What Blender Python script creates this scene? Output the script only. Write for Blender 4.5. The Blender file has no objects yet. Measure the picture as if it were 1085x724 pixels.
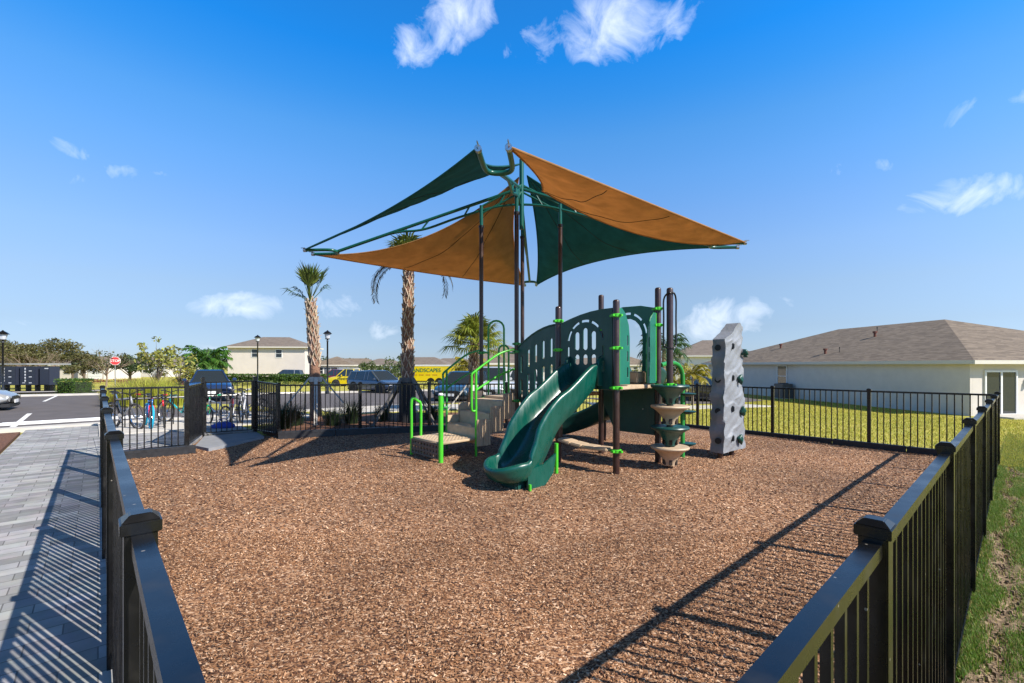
import bpy, bmesh, math, random
import numpy as np
from mathutils import Vector, Matrix
random.seed(7); rng = np.random.default_rng(11)
R = math.radians; PI = math.pi
sc = bpy.context.scene
col = sc.collection
EYE = 1.62
# ------------------------------------------------------------------ camera, sky, sun, exposure
cam = bpy.data.objects.new('camera', bpy.data.cameras.new('camera')); col.objects.link(cam); sc.camera = cam
cam.location = (0, 0, EYE); cam.rotation_euler = (R(90), 0, 0)
cam.data.sensor_width = 36; cam.data.lens = 36*490/1085; cam.data.shift_y = 25/1085
cam.data.clip_start = .05; cam.data.clip_end = 6000
SUNV = Vector((1.034, -.578, 1.0)).normalized()
sun = bpy.data.objects.new('sun', bpy.data.lights.new('sun', 'SUN')); col.objects.link(sun)
sun.data.energy = 4.5; sun.data.angle = R(.53); sun.data.color = (1, .93, .83)
sun.rotation_euler = SUNV.to_track_quat('Z', 'Y').to_euler(); sun.location = (20, -10, 20)
world = bpy.data.worlds.new('World'); sc.world = world; world.use_nodes = True
wn, wl = world.node_tree.nodes, world.node_tree.links
bg = wn['Background']; bg.inputs[1].default_value = .1
sky = wn.new('ShaderNodeTexSky'); sky.sky_type = 'NISHITA'; sky.sun_disc = False
sky.sun_elevation = math.asin(SUNV.z); sky.sun_rotation = math.atan2(SUNV.x, SUNV.y)
sky.air_density = 1.0; sky.dust_density = .1; sky.ozone_density = 1.6; sky.altitude = 0
hs = wn.new('ShaderNodeHueSaturation'); hs.inputs['Saturation'].default_value = 1.0; hs.inputs['Value'].default_value = 1.0
def wmath(op, a, b=None, c=None):
    n = wn.new('ShaderNodeMath'); n.operation = op
    for i, v in enumerate((a, b, c)):
        if v is None: continue
        if isinstance(v, (int, float)): n.inputs[i].default_value = v
        else: wl.new(v, n.inputs[i])
    return n.outputs[0]
tc = wn.new('ShaderNodeTexCoord')
def wdot(v):
    n = wn.new('ShaderNodeVectorMath'); n.operation = 'DOT_PRODUCT'
    wl.new(tc.outputs['Generated'], n.inputs[0]); n.inputs[1].default_value = v
    return n.outputs['Value']
tint = wn.new('ShaderNodeMix'); tint.data_type = 'RGBA'; tint.blend_type = 'MULTIPLY'; tint.inputs['Factor'].default_value = 1; tint.inputs['B'].default_value = (1, 1, 2, 1)
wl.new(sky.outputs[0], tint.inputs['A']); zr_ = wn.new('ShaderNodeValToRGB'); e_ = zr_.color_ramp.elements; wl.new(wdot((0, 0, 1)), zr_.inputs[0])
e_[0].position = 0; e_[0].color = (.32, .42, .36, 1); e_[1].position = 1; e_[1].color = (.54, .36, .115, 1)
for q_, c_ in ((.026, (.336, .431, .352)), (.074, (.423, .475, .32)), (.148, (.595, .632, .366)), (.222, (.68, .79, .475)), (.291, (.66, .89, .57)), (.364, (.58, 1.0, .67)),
               (.43, (.466, 1.059, .736)), (.491, (.24, 1.023, .81)), (.549, (.10, .99, .88)), (.645, (.14, .96, .85)), (.71, (.54, .36, .115))):  # zenith stops above the frame dimmed and warmed to deepen the shadows
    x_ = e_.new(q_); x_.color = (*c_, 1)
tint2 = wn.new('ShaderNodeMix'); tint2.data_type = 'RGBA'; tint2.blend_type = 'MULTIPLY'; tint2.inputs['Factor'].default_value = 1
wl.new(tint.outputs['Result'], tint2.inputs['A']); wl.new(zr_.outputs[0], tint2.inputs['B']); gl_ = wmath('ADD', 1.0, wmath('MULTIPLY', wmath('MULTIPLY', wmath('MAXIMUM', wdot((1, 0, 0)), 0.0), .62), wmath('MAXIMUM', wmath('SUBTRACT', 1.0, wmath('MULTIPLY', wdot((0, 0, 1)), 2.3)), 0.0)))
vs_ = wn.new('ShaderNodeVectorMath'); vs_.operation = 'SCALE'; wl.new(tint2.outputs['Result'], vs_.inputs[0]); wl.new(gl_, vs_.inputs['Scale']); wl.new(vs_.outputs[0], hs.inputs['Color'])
nz = wn.new('ShaderNodeTexNoise'); nz.inputs['Scale'].default_value = 17; nz.inputs['Detail'].default_value = 8
nz.inputs['Roughness'].default_value = .6; nz.inputs['Distortion'].default_value = .6
wl.new(tc.outputs['Generated'], nz.inputs['Vector'])
# clouds as soft patches at fixed compass directions: (bearing slope, height slope, half width, half height, tilt, strength)
clouds = [(438, 46, 30, 26, .3, .85), (486, 18, 46, 26, .45, 1), (655, 26, 62, 34, .12, 1), (585, 40, 60, 24, .4, .45), (700, 8, 50, 26, .3, .5),
          (1055, 202, 85, 20, .16, .8), (1020, 120, 70, 13, .3, .35), (910, 178, 45, 8, .1, .35), (262, 326, 44, 16, 0, .75), (350, 322, 40, 17, 0, .6),
          (211, 326, 18, 10, 0, .4), (62, 157, 26, 11, -.2, .5), (124, 182, 20, 9, 0, .5), (80, 192, 18, 9, 0, .4), (176, 188, 12, 8, 0, .4),
          (765, 338, 55, 22, .2, .75), (690, 352, 70, 12, 0, .35), (405, 350, 30, 12, 0, .4), (330, 372, 160, 9, 0, .3), (625, 190, 14, 6, 0, .6), (20, 345, 20, 9, 0, .3)]
tot = None
for (cx, cy, a, b, tilt, st) in clouds:
    c = Vector(((cx-542)/490, 1, (387-cy)/490)); k = c.length; c.normalize()
    e1 = Vector((1, 0, 0)); e1 = (e1-c*e1.dot(c)).normalized(); e2 = e1.cross(c); e2 = e2 if e2.z > 0 else -e2
    f1 = e1*math.cos(tilt)+e2*math.sin(tilt); f2 = -e1*math.sin(tilt)+e2*math.cos(tilt)
    x = wmath('DIVIDE', wdot(f1), a/490/k*1.35); y = wmath('DIVIDE', wdot(f2), b/490/k*1.35)
    r2 = wmath('ADD', wmath('MULTIPLY', x, x), wmath('MULTIPLY', y, y))
    m = wmath('MULTIPLY', wmath('MAXIMUM', wmath('SUBTRACT', 1.0, r2), 0.0), wmath('GREATER_THAN', wdot(c), 0.0))
    m = wmath('MULTIPLY', m, st)
    tot = m if tot is None else wmath('MAXIMUM', tot, m)
dens = wmath('MULTIPLY', wmath('SUBTRACT', wmath('MULTIPLY_ADD', nz.outputs['Fac'], 1.7, -.62), wmath('SUBTRACT', .62, wmath('MULTIPLY', tot, .92))), .8)
dens = wmath('MULTIPLY', wmath('MINIMUM', wmath('MAXIMUM', dens, 0.0), .74), wmath('MINIMUM', wmath('MULTIPLY', tot, 4.0), 1.0))
mixc = wn.new('ShaderNodeMix'); mixc.data_type = 'RGBA'
wl.new(dens, mixc.inputs['Factor']); wl.new(hs.outputs[0], mixc.inputs['A']); mixc.inputs['B'].default_value = (8.6, 9.0, 9.7, 1)
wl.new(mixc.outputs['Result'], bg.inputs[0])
sc.view_settings.view_transform = 'Standard'; sc.view_settings.look = 'None'; sc.view_settings.gamma = 1
sc.view_settings.exposure = 0.75; sc.view_settings.use_curve_mapping = False
sc.render.engine = 'CYCLES'

# ------------------------------------------------------------------ helpers
UR = Vector((.745, .667, 0)); UL = Vector((-.671, .741, 0))
def ST(s, t, z=0): v = UR*s+UL*t; return Vector((v.x, v.y, z))
def st_of(x, y): return (x*.745+y*.667, -x*.671+y*.741)
def at(px, py, Y): return Vector(((px-542)/490*Y, Y, EYE-(py-387)/490*Y))
def ss(x): x = max(0, min(1, x)); return x*x*(3-2*x)
def T(x, y):                                     # the lie of the land
    a = -.02*(min(max(y, 17), 60)-17)
    s = .745*x+.667*y
    b = -(.19+.64*max(0, min(1, (s-11)/18)))*ss((x-.1*y+.3)/(1+.15*y))
    return min(a, b)
def MZ(x, y): return -.05-.08*ss((x-3)/5)        # top of the wood chips

def tag(o, label=None, cat=None, group=None, kind=None):
    if label: o['label'] = label
    if cat: o['category'] = cat
    if group: o['group'] = group
    if kind: o['kind'] = kind
    return o
def thing(name, label, cat, loc=(0, 0, 0), rz=0, group=None):
    o = bpy.data.objects.new(name, None); o.empty_display_size = .2; col.objects.link(o)
    o.location = loc; o.rotation_euler = (0, 0, rz)
    return tag(o, label, cat, group)
def link(name, me, m=None, parent=None, smooth=False):
    if m is not None:
        me.materials.clear()
        for q in (m if isinstance(m, (list, tuple)) else [m]): me.materials.append(q)
    if smooth: me.polygons.foreach_set('use_smooth', [True]*len(me.polygons))
    o = bpy.data.objects.new(name, me); col.objects.link(o)
    if parent is not None:
        o.parent = parent
        o.matrix_parent_inverse = Matrix.Identity(4)
    return o
def kids(o): return [c for c in list(bpy.data.objects) if c.parent == o]
def copy_tree(o, parent=None):
    c = o.copy(); col.objects.link(c)
    if parent is not None: c.parent = parent
    for ch in kids(o): copy_tree(ch, c)
    return c

class MB:
    def __init__(s): s.v = []; s.f = []
    def add(s, vs, fs):
        b = len(s.v); s.v += [tuple(v) for v in vs]; s.f += [tuple(b+i for i in f) for f in fs]; return s
    def box(s, c, d, rz=0, M=None, top=1.0):
        hx, hy, hz = d[0]/2, d[1]/2, d[2]/2
        vs = [Vector((x*hx*(top if z > 0 else 1), y*hy*(top if z > 0 else 1), z*hz)) for z in (-1, 1) for x, y in ((-1, -1), (1, -1), (1, 1), (-1, 1))]
        q = M if M is not None else Matrix.Rotation(rz, 3, 'Z')
        return s.add([q@v+Vector(c) for v in vs], [(3, 2, 1, 0), (4, 5, 6, 7), (0, 1, 5, 4), (1, 2, 6, 5), (2, 3, 7, 6), (3, 0, 4, 7)])
    def bar(s, a, b, w, h=None, up=(0, 0, 1)):
        a, b = Vector(a), Vector(b); h = h or w; d = (b-a); L = d.length
        if L < 1e-6: return s
        d.normalize(); u = Vector(up)
        if abs(d.dot(u)) > .99: u = Vector((0, 1, 0))
        r = d.cross(u).normalized(); u = r.cross(d)
        M = Matrix((d, r, u)).transposed()
        return s.box((a+b)/2, (L, w, h), M=M)
    def tube(s, pts, r, seg=10, cap=True, closed=False):
        pts = [Vector(p) for p in pts]; n = len(pts); rs = r if isinstance(r, (list, tuple)) else [r]*n
        b = len(s.v); prev = None
        for i, p in enumerate(pts):
            if closed: d = pts[(i+1) % n]-pts[i-1]
            else: d = pts[min(i+1, n-1)]-pts[max(i-1, 0)]
            if d.length < 1e-9: d = Vector((0, 0, 1))
            d.normalize()
            if prev is None:
                u = Vector((0, 0, 1)) if abs(d.z) < .9 else Vector((1, 0, 0))
                u = (u-d*u.dot(d)).normalized()
            else:
                u = prev-d*prev.dot(d); u = u.normalized() if u.length > 1e-6 else prev
            prev = u; w = d.cross(u)
            for k in range(seg):
                a = 2*PI*k/seg; s.v.append(tuple(p+(u*math.cos(a)+w*math.sin(a))*rs[i]))
        m = n if closed else n-1
        for i in range(m):
            for k in range(seg):
                i2 = (i+1) % n
                s.f.append((b+i*seg+k, b+i*seg+(k+1) % seg, b+i2*seg+(k+1) % seg, b+i2*seg+k))
        if cap and not closed:
            s.f.append(tuple(b+k for k in reversed(range(seg)))); s.f.append(tuple(b+(n-1)*seg+k for k in range(seg)))
        return s
    def lathe(s, prof, c=(0, 0, 0), seg=24, rot=None):
        b = len(s.v); n = len(prof)
        for (r, z) in prof:
            for k in range(seg):
                a = 2*PI*k/seg; v = Vector((r*math.cos(a), r*math.sin(a), z))
                if rot is not None: v = rot@v
                s.v.append(tuple(v+Vector(c)))
        for i in range(n-1):
            for k in range(seg):
                s.f.append((b+i*seg+k, b+i*seg+(k+1) % seg, b+(i+1)*seg+(k+1) % seg, b+(i+1)*seg+k))
        s.f.append(tuple(b+k for k in reversed(range(seg)))); s.f.append(tuple(b+(n-1)*seg+k for k in range(seg)))
        return s
    def build(s, name, m, parent=None, smooth=False, bevel=0, auto=None):
        me = bpy.data.meshes.new(name); me.from_pydata(s.v, [], s.f); me.update()
        if bevel:
            bm = bmesh.new(); bm.from_mesh(me)
            es = [e for e in bm.edges if len(e.link_faces) == 2 and e.calc_face_angle(0) > .6]
            bmesh.ops.bevel(bm, geom=es, offset=bevel, segments=2, affect='EDGES', clamp_overlap=True)
            bm.to_mesh(me); bm.free()
        o = link(name, me, m, parent, smooth)
        if smooth and auto:
            me.set_sharp_from_angle(angle=R(auto))
        return o
def npmesh(name, v, f, m, parent=None):
    me = bpy.data.meshes.new(name); v = np.asarray(v, dtype=np.float32); f = np.asarray(f, dtype=np.int32)
    me.vertices.add(len(v)); me.vertices.foreach_set('co', v.ravel())
    k = f.shape[1]; me.loops.add(f.size); me.loops.foreach_set('vertex_index', f.ravel())
    me.polygons.add(len(f)); me.polygons.foreach_set('loop_start', np.arange(0, f.size, k, dtype=np.int32))
    me.update(calc_edges=True); me.validate()
    return link(name, me, m, parent)
def arc(c, r, a0, a1, n, e1, e2):
    c = Vector(c); e1 = Vector(e1); e2 = Vector(e2)
    return [c+(e1*math.cos(a0+(a1-a0)*i/n)+e2*math.sin(a0+(a1-a0)*i/n))*r for i in range(n+1)]
def smoothpath(pts, n=6):
    pts = [Vector(p) for p in pts]; out = []
    P = [pts[0]]+pts+[pts[-1]]
    for i in range(1, len(P)-2):
        for k in range(n):
            t = k/n; a, b, c, d = P[i-1], P[i], P[i+1], P[i+2]
            out.append(.5*((2*b)+(-a+c)*t+(2*a-5*b+4*c-d)*t*t+(-a+3*b-3*c+d)*t**3))
    out.append(pts[-1]); return out
def panel(name, outline, holes, thick, o3, ex, m, parent, ez=(0, 0, 1), bev=.006):
    """a sheet of real thickness, cut from a 2D outline with openings, standing in the plane (ex, ez) at o3"""
    cu = bpy.data.curves.new(name, 'CURVE'); cu.dimensions = '2D'; cu.fill_mode = 'BOTH'
    cu.extrude = thick/2-bev; cu.bevel_depth = bev; cu.bevel_resolution = 1
    for poly in [outline]+holes:
        sp = cu.splines.new('POLY'); sp.points.add(len(poly)-1)
        for i, p in enumerate(poly): sp.points[i].co = (p[0], p[1], 0, 1)
        sp.use_cyclic_u = True
    ob = bpy.data.objects.new(name, cu); col.objects.link(ob)
    dg = bpy.context.evaluated_depsgraph_get(); me = bpy.data.meshes.new_from_object(ob.evaluated_get(dg))
    bpy.data.objects.remove(ob); bpy.data.curves.remove(cu)
    ex = Vector(ex).normalized(); ez = Vector(ez); n = ex.cross(ez)
    M = Matrix.Identity(4)
    for i in range(3): M[i][0] = ex[i]; M[i][1] = ez[i]; M[i][2] = n[i]; M[i][3] = o3[i]
    me.transform(M)
    return link(name, me, m, parent)
def text_mesh(name, body, size, m, parent, o3, ex, ez=(0, 0, 1), ext=.004, align='CENTER'):
    cu = bpy.data.curves.new(name, 'FONT'); cu.body = body; cu.size = size; cu.extrude = ext; cu.align_x = align; cu.align_y = 'CENTER'; cu.offset = size*.012
    ob = bpy.data.objects.new(name, cu); col.objects.link(ob)
    dg = bpy.context.evaluated_depsgraph_get(); me = bpy.data.meshes.new_from_object(ob.evaluated_get(dg))
    bpy.data.objects.remove(ob); bpy.data.curves.remove(cu)
    ex = Vector(ex).normalized(); ez = Vector(ez); n = ex.cross(ez)
    M = Matrix.Identity(4)
    for i in range(3): M[i][0] = ex[i]; M[i][1] = ez[i]; M[i][2] = n[i]; M[i][3] = o3[i]
    me.transform(M); return link(name, me, m, parent)

# ------------------------------------------------------------------ materials
MATS = {}
def mat(name, c, rough=.6, metal=0, var=0, vscale=6, bump=0, bscale=40, isl=0, spec=.5, coat=0, trans=0, c2=None, emit=None, stretch=None):
    if name in MATS: return MATS[name]
    m = bpy.data.materials.new(name); m.use_nodes = True; N, L = m.node_tree.nodes, m.node_tree.links
    p = N['Principled BSDF']; p.inputs['Base Color'].default_value = (*c, 1); p.inputs['Roughness'].default_value = rough
    p.inputs['Metallic'].default_value = metal; p.inputs['Specular IOR Level'].default_value = spec
    if coat: p.inputs['Coat Weight'].default_value = coat; p.inputs['Coat Roughness'].default_value = .06
    if emit: p.inputs['Emission Color'].default_value = (*emit, 1); p.inputs['Emission Strength'].default_value = 1
    t = N.new('ShaderNodeTexCoord'); vec = t.outputs['Object']
    if stretch:
        mp = N.new('ShaderNodeMapping'); mp.inputs['Scale'].default_value = stretch; L.new(vec, mp.inputs['Vector']); vec = mp.outputs[0]
    src = None
    if var:
        n = N.new('ShaderNodeTexNoise'); n.inputs['Scale'].default_value = vscale; n.inputs['Detail'].default_value = 6; n.inputs['Roughness'].default_value = .6
        L.new(vec, n.inputs['Vector'])
        mr = N.new('ShaderNodeMapRange'); mr.inputs['From Min'].default_value = .3; mr.inputs['From Max'].default_value = .7
        L.new(n.outputs['Fac'], mr.inputs['Value'])
        mx = N.new('ShaderNodeMix'); mx.data_type = 'RGBA'; L.new(mr.outputs[0], mx.inputs['Factor'])
        mx.inputs['A'].default_value = (*[q*(1-var) for q in c], 1)
        mx.inputs['B'].default_value = (*(c2 if c2 else [min(1, q*(1+var)) for q in c]), 1)
        src = mx.outputs['Result']
    if isl:
        g = N.new('ShaderNodeNewGeometry'); h = N.new('ShaderNodeHueSaturation')
        mr = N.new('ShaderNodeMapRange'); L.new(g.outputs['Random Per Island'], mr.inputs['Value'])
        mr.inputs['To Min'].default_value = 1-isl; mr.inputs['To Max'].default_value = 1+isl
        L.new(mr.outputs[0], h.inputs['Value'])
        m2 = N.new('ShaderNodeMath'); m2.operation = 'MULTIPLY'; m2.inputs[1].default_value = 7.31; L.new(g.outputs['Random Per Island'], m2.inputs[0])
        m3 = N.new('ShaderNodeMath'); m3.operation = 'FRACT'; L.new(m2.outputs[0], m3.inputs[0])
        m4 = N.new('ShaderNodeMapRange'); m4.inputs['To Min'].default_value = .475; m4.inputs['To Max'].default_value = .52; L.new(m3.outputs[0], m4.inputs['Value'])
        L.new(m4.outputs[0], h.inputs['Hue'])
        if src: L.new(src, h.inputs['Color'])
        else: h.inputs['Color'].default_value = (*c, 1)
        src = h.outputs[0]
    if src: L.new(src, p.inputs['Base Color'])
    if bump:
        n = N.new('ShaderNodeTexNoise'); n.inputs['Scale'].default_value = bscale; n.inputs['Detail'].default_value = 5; L.new(vec, n.inputs['Vector'])
        b = N.new('ShaderNodeBump'); b.inputs['Strength'].default_value = bump; b.inputs['Distance'].default_value = .02
        L.new(n.outputs['Fac'], b.inputs['Height']); L.new(b.outputs[0], p.inputs['Normal'])
    if trans:
        tb = N.new('ShaderNodeBsdfTranslucent'); ms = N.new('ShaderNodeMixShader'); ms.inputs[0].default_value = trans
        if src: L.new(src, tb.inputs['Color'])
        else: tb.inputs['Color'].default_value = (*c, 1)
        L.new(p.outputs[0], ms.inputs[1]); L.new(tb.outputs[0], ms.inputs[2]); L.new(ms.outputs[0], N['Material Output'].inputs[0])
    MATS[name] = m; return m
def nodes_of(m): return m.node_tree.nodes, m.node_tree.links, m.node_tree.nodes['Principled BSDF']

BLK = mat('black_powdercoat', (.005, .005, .0055), .25, spec=.55, var=.3, vscale=30)
N, L, P = nodes_of(BLK); t = N.new('ShaderNodeTexCoord'); v_ = N.new('ShaderNodeTexVoronoi'); v_.inputs['Scale'].default_value = 14; L.new(t.outputs['Object'], v_.inputs['Vector'])
lt_ = N.new('ShaderNodeMath'); lt_.operation = 'LESS_THAN'; lt_.inputs[1].default_value = .055; L.new(v_.outputs['Distance'], lt_.inputs[0])
du = N.new('ShaderNodeTexNoise'); du.inputs['Scale'].default_value = 7; du.inputs['Detail'].default_value = 8; L.new(t.outputs['Object'], du.inputs['Vector'])
dm = N.new('ShaderNodeMapRange'); dm.inputs['From Min'].default_value = .55; dm.inputs['From Max'].default_value = .8; dm.inputs['To Max'].default_value = .05; L.new(du.outputs['Fac'], dm.inputs['Value'])
ad = N.new('ShaderNodeMath'); ad.operation = 'MULTIPLY_ADD'; ad.inputs[1].default_value = .45; L.new(lt_.outputs[0], ad.inputs[0]); L.new(dm.outputs[0], ad.inputs[2])
src_ = P.inputs['Base Color'].links[0].from_socket; mx_ = N.new('ShaderNodeMix'); mx_.data_type = 'RGBA'; L.new(ad.outputs[0], mx_.inputs['Factor']); L.new(src_, mx_.inputs['A']); mx_.inputs['B'].default_value = (.42, .38, .32, 1); L.new(mx_.outputs['Result'], P.inputs['Base Color'])
rg_ = N.new('ShaderNodeMapRange'); rg_.inputs['From Min'].default_value = .3; rg_.inputs['From Max'].default_value = .7; rg_.inputs['To Min'].default_value = .2; rg_.inputs['To Max'].default_value = .36; L.new(du.outputs['Fac'], rg_.inputs['Value']); L.new(rg_.outputs[0], P.inputs['Roughness'])
BRN = mat('brown_post_coat', (.035, .014, .010), .3, var=.15, vscale=8, coat=.2)
DGR = mat('dark_green_plastic', (.004, .058, .048), .35, var=.12, vscale=5, bump=.04, bscale=200)
TEAL = mat('green_slide_plastic', (.002, .072, .052), .22, var=.12, vscale=3, bump=.03, bscale=120, spec=.6)
def worn(m, amt, sc_, col_):
    N, L, P = nodes_of(m); t = N.new('ShaderNodeTexCoord'); mp = N.new('ShaderNodeMapping'); mp.inputs['Rotation'].default_value = (.4, .5, .7); mp.inputs['Scale'].default_value = (1, 6, 1); L.new(t.outputs['Object'], mp.inputs['Vector'])
    n = N.new('ShaderNodeTexNoise'); n.inputs['Scale'].default_value = sc_; n.inputs['Detail'].default_value = 9; n.inputs['Roughness'].default_value = .7; L.new(mp.outputs[0], n.inputs['Vector'])
    r = N.new('ShaderNodeMapRange'); r.inputs['From Min'].default_value = .5; r.inputs['From Max'].default_value = .75; r.inputs['To Max'].default_value = amt; L.new(n.outputs['Fac'], r.inputs['Value'])
    s0 = P.inputs['Base Color'].links[0].from_socket; x = N.new('ShaderNodeMix'); x.data_type = 'RGBA'; L.new(r.outputs[0], x.inputs['Factor']); L.new(s0, x.inputs['A']); x.inputs['B'].default_value = (*col_, 1); L.new(x.outputs['Result'], P.inputs['Base Color'])
    q = N.new('ShaderNodeMapRange'); b0 = P.inputs['Roughness'].default_value; q.inputs['From Min'].default_value = .35; q.inputs['From Max'].default_value = .7; q.inputs['To Min'].default_value = b0*.9; q.inputs['To Max'].default_value = b0+.25; L.new(n.outputs['Fac'], q.inputs['Value']); L.new(q.outputs[0], P.inputs['Roughness'])
worn(TEAL, .06, 3, (.20, .30, .26)); worn(DGR, .08, 3, (.15, .20, .18)); worn(BRN, .15, 5, (.16, .11, .09))
MGR = mat('mid_green_panel', (.004, .13, .085), .35, var=.1, vscale=5, bump=.03, bscale=200)
LIME = mat('lime_coat', (.07, .50, .03), .3, var=.08, vscale=6)
GRN = mat('green_coat', (.005, .085, .065), .3, var=.1, vscale=6)
GRND = mat('green_rail_coat', (.03, .26, .05), .3, var=.1, vscale=6)
TAN = mat('tan_coat', (.50, .37, .24), .6, var=.14, vscale=9, bump=.1, bscale=90)
TANF = mat('tan_fabric', (.55, .33, .155), .85, var=.14, vscale=3, bump=.35, bscale=5, trans=.58, spec=.1)
GRNF = mat('green_fabric', (.034, .155, .165), .85, var=.16, vscale=3, bump=.35, bscale=5, trans=.5, spec=.1)
STEEL = mat('steel', (.5, .5, .5), .3, 1)
EDGE = mat('black_plastic_edging', (.022, .023, .026), .5, var=.35, vscale=12, bump=.1, bscale=60)
CONC = mat('pale_concrete', (.52, .49, .44), .9, var=.1, vscale=3, bump=.15, bscale=80)
SLAB = mat('grey_slab', (.23, .24, .26), .85, var=.12, vscale=4, bump=.1, bscale=80)
ASPH = mat('asphalt', (.105, .092, .09), .95, var=.18, vscale=1.4, bump=.3, bscale=150)
PAINT = mat('white_road_paint', (.72, .71, .68), .8, var=.08, vscale=5)
WHT = mat('white_paint', (.75, .75, .74), .6, var=.04)
RUB = mat('tyre_rubber', (.018, .018, .019), .8)
GLS = mat('dark_glass', (.02, .028, .035), .06, spec=.8)
CHR = mat('bright_metal', (.6, .6, .62), .2, 1)
BARK = mat('palm_bark', (.21, .125, .075), .95, var=.35, vscale=14, bump=.8, bscale=30, isl=.3)
BARK2 = mat('tree_bark', (.12, .09, .065), .95, var=.3, vscale=14, bump=.6, bscale=25)
SOIL = mat('bed_mulch', (.10, .042, .022), .98, var=.6, vscale=30, c2=(.24, .11, .06), bump=.8, bscale=50)
WOOD = mat('brace_timber', (.50, .47, .43), .85, var=.15, vscale=10, stretch=(1, 1, 6))

# wood-chip bed: stretched cells, each its own brown
CHIPB = mat('wood_chip_bed', (.3, .16, .1), .95)
N, L, P = nodes_of(CHIPB)
t = N.new('ShaderNodeTexCoord')
nd = N.new('ShaderNodeTexNoise'); nd.inputs['Scale'].default_value = 14; L.new(t.outputs['Object'], nd.inputs['Vector'])
vm = N.new('ShaderNodeVectorMath'); vm.operation = 'MULTIPLY_ADD'; vm.inputs[1].default_value = (.06, .06, .06); L.new(nd.outputs['Color'], vm.inputs[0]); L.new(t.outputs['Object'], vm.inputs[2])
def vor(scale, rot, sx):
    mp = N.new('ShaderNodeMapping'); mp.inputs['Rotation'].default_value = (0, 0, rot); mp.inputs['Scale'].default_value = (sx, 1, 1); L.new(vm.outputs[0], mp.inputs['Vector'])
    v = N.new('ShaderNodeTexVoronoi'); v.inputs['Scale'].default_value = scale; L.new(mp.outputs[0], v.inputs['Vector']); return v
va, vb = vor(85, .5, .5), vor(75, 2.1, .5)
big = N.new('ShaderNodeTexNoise'); big.inputs['Scale'].default_value = 26; big.inputs['Detail'].default_value = 2; L.new(t.outputs['Object'], big.inputs['Vector'])
sel = N.new('ShaderNodeMath'); sel.operation = 'GREATER_THAN'; sel.inputs[1].default_value = .5; L.new(big.outputs['Fac'], sel.inputs[0])
mc = N.new('ShaderNodeMix'); mc.data_type = 'RGBA'; L.new(sel.outputs[0], mc.inputs['Factor']); L.new(va.outputs['Color'], mc.inputs['A']); L.new(vb.outputs['Color'], mc.inputs['B'])
sp = N.new('ShaderNodeSeparateColor'); L.new(mc.outputs['Result'], sp.inputs[0])
def chipramp():
    r = N.new('ShaderNodeValToRGB'); e = r.color_ramp.elements
    e[0].position = 0; e[0].color = (.035, .015, .008, 1); e[1].position = 1; e[1].color = (.76, .53, .36, 1)
    for q, c in ((.2, (.10, .040, .020)), (.45, (.25, .113, .046)), (.68, (.385, .195, .096)), (.88, (.52, .305, .17))):
        x = e.new(q); x.color = (*c, 1)
    return r
cr = chipramp(); L.new(sp.outputs[0], cr.inputs[0])
lg = N.new('ShaderNodeTexNoise'); lg.inputs['Scale'].default_value = .55; lg.inputs['Detail'].default_value = 4; L.new(t.outputs['Object'], lg.inputs['Vector'])
lr = N.new('ShaderNodeMapRange'); lr.inputs['From Min'].default_value = .3; lr.inputs['From Max'].default_value = .7; lr.inputs['To Min'].default_value = .70; lr.inputs['To Max'].default_value = 1.15; L.new(lg.outputs['Fac'], lr.inputs['Value'])
hh = N.new('ShaderNodeHueSaturation'); L.new(cr.outputs[0], hh.inputs['Color']); L.new(lr.outputs[0], hh.inputs['Value']); L.new(hh.outputs[0], P.inputs['Base Color'])
bp = N.new('ShaderNodeBump'); bp.inputs['Strength'].default_value = .9; bp.inputs['Distance'].default_value = .02; L.new(sp.outputs[1], bp.inputs['Height']); L.new(bp.outputs[0], P.inputs['Normal'])
CHIPS = mat('loose_wood_chips', (.3, .16, .1), .9)
N, L, P = nodes_of(CHIPS); g = N.new('ShaderNodeNewGeometry'); cr = chipramp(); L.new(g.outputs['Random Per Island'], cr.inputs[0])
t = N.new('ShaderNodeTexCoord'); lg = N.new('ShaderNodeTexNoise'); lg.inputs['Scale'].default_value = .55; lg.inputs['Detail'].default_value = 4; L.new(t.outputs['Object'], lg.inputs['Vector'])
lr = N.new('ShaderNodeMapRange'); lr.inputs['From Min'].default_value = .3; lr.inputs['From Max'].default_value = .7; lr.inputs['To Min'].default_value = .70; lr.inputs['To Max'].default_value = 1.15; L.new(lg.outputs['Fac'], lr.inputs['Value'])
hh = N.new('ShaderNodeHueSaturation'); L.new(cr.outputs[0], hh.inputs['Color']); L.new(lr.outputs[0], hh.inputs['Value']); L.new(hh.outputs[0], P.inputs['Base Color'])

# pavers: running brick, rotated with the walk
PAV = mat('grey_pavers', (.3, .3, .3), .9)
N, L, P = nodes_of(PAV); t = N.new('ShaderNodeTexCoord'); mp = N.new('ShaderNodeMapping'); mp.inputs['Rotation'].default_value = (0, 0, -math.atan2(UR.y, UR.x))
L.new(t.outputs['Object'], mp.inputs['Vector']); bk = N.new('ShaderNodeTexBrick'); L.new(mp.outputs[0], bk.inputs['Vector'])
bk.inputs['Scale'].default_value = 1; bk.inputs['Brick Width'].default_value = .32; bk.inputs['Row Height'].default_value = .15; bk.inputs['Mortar Size'].default_value = .004
bk.inputs['Color1'].default_value = (.19, .185, .185, 1); bk.inputs['Color2'].default_value = (.36, .345, .335, 1); bk.inputs['Mortar'].default_value = (.13, .12, .11, 1)
nn = N.new('ShaderNodeTexNoise'); nn.inputs['Scale'].default_value = 5; nn.inputs['Detail'].default_value = 8; L.new(t.outputs['Object'], nn.inputs['Vector'])
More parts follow.
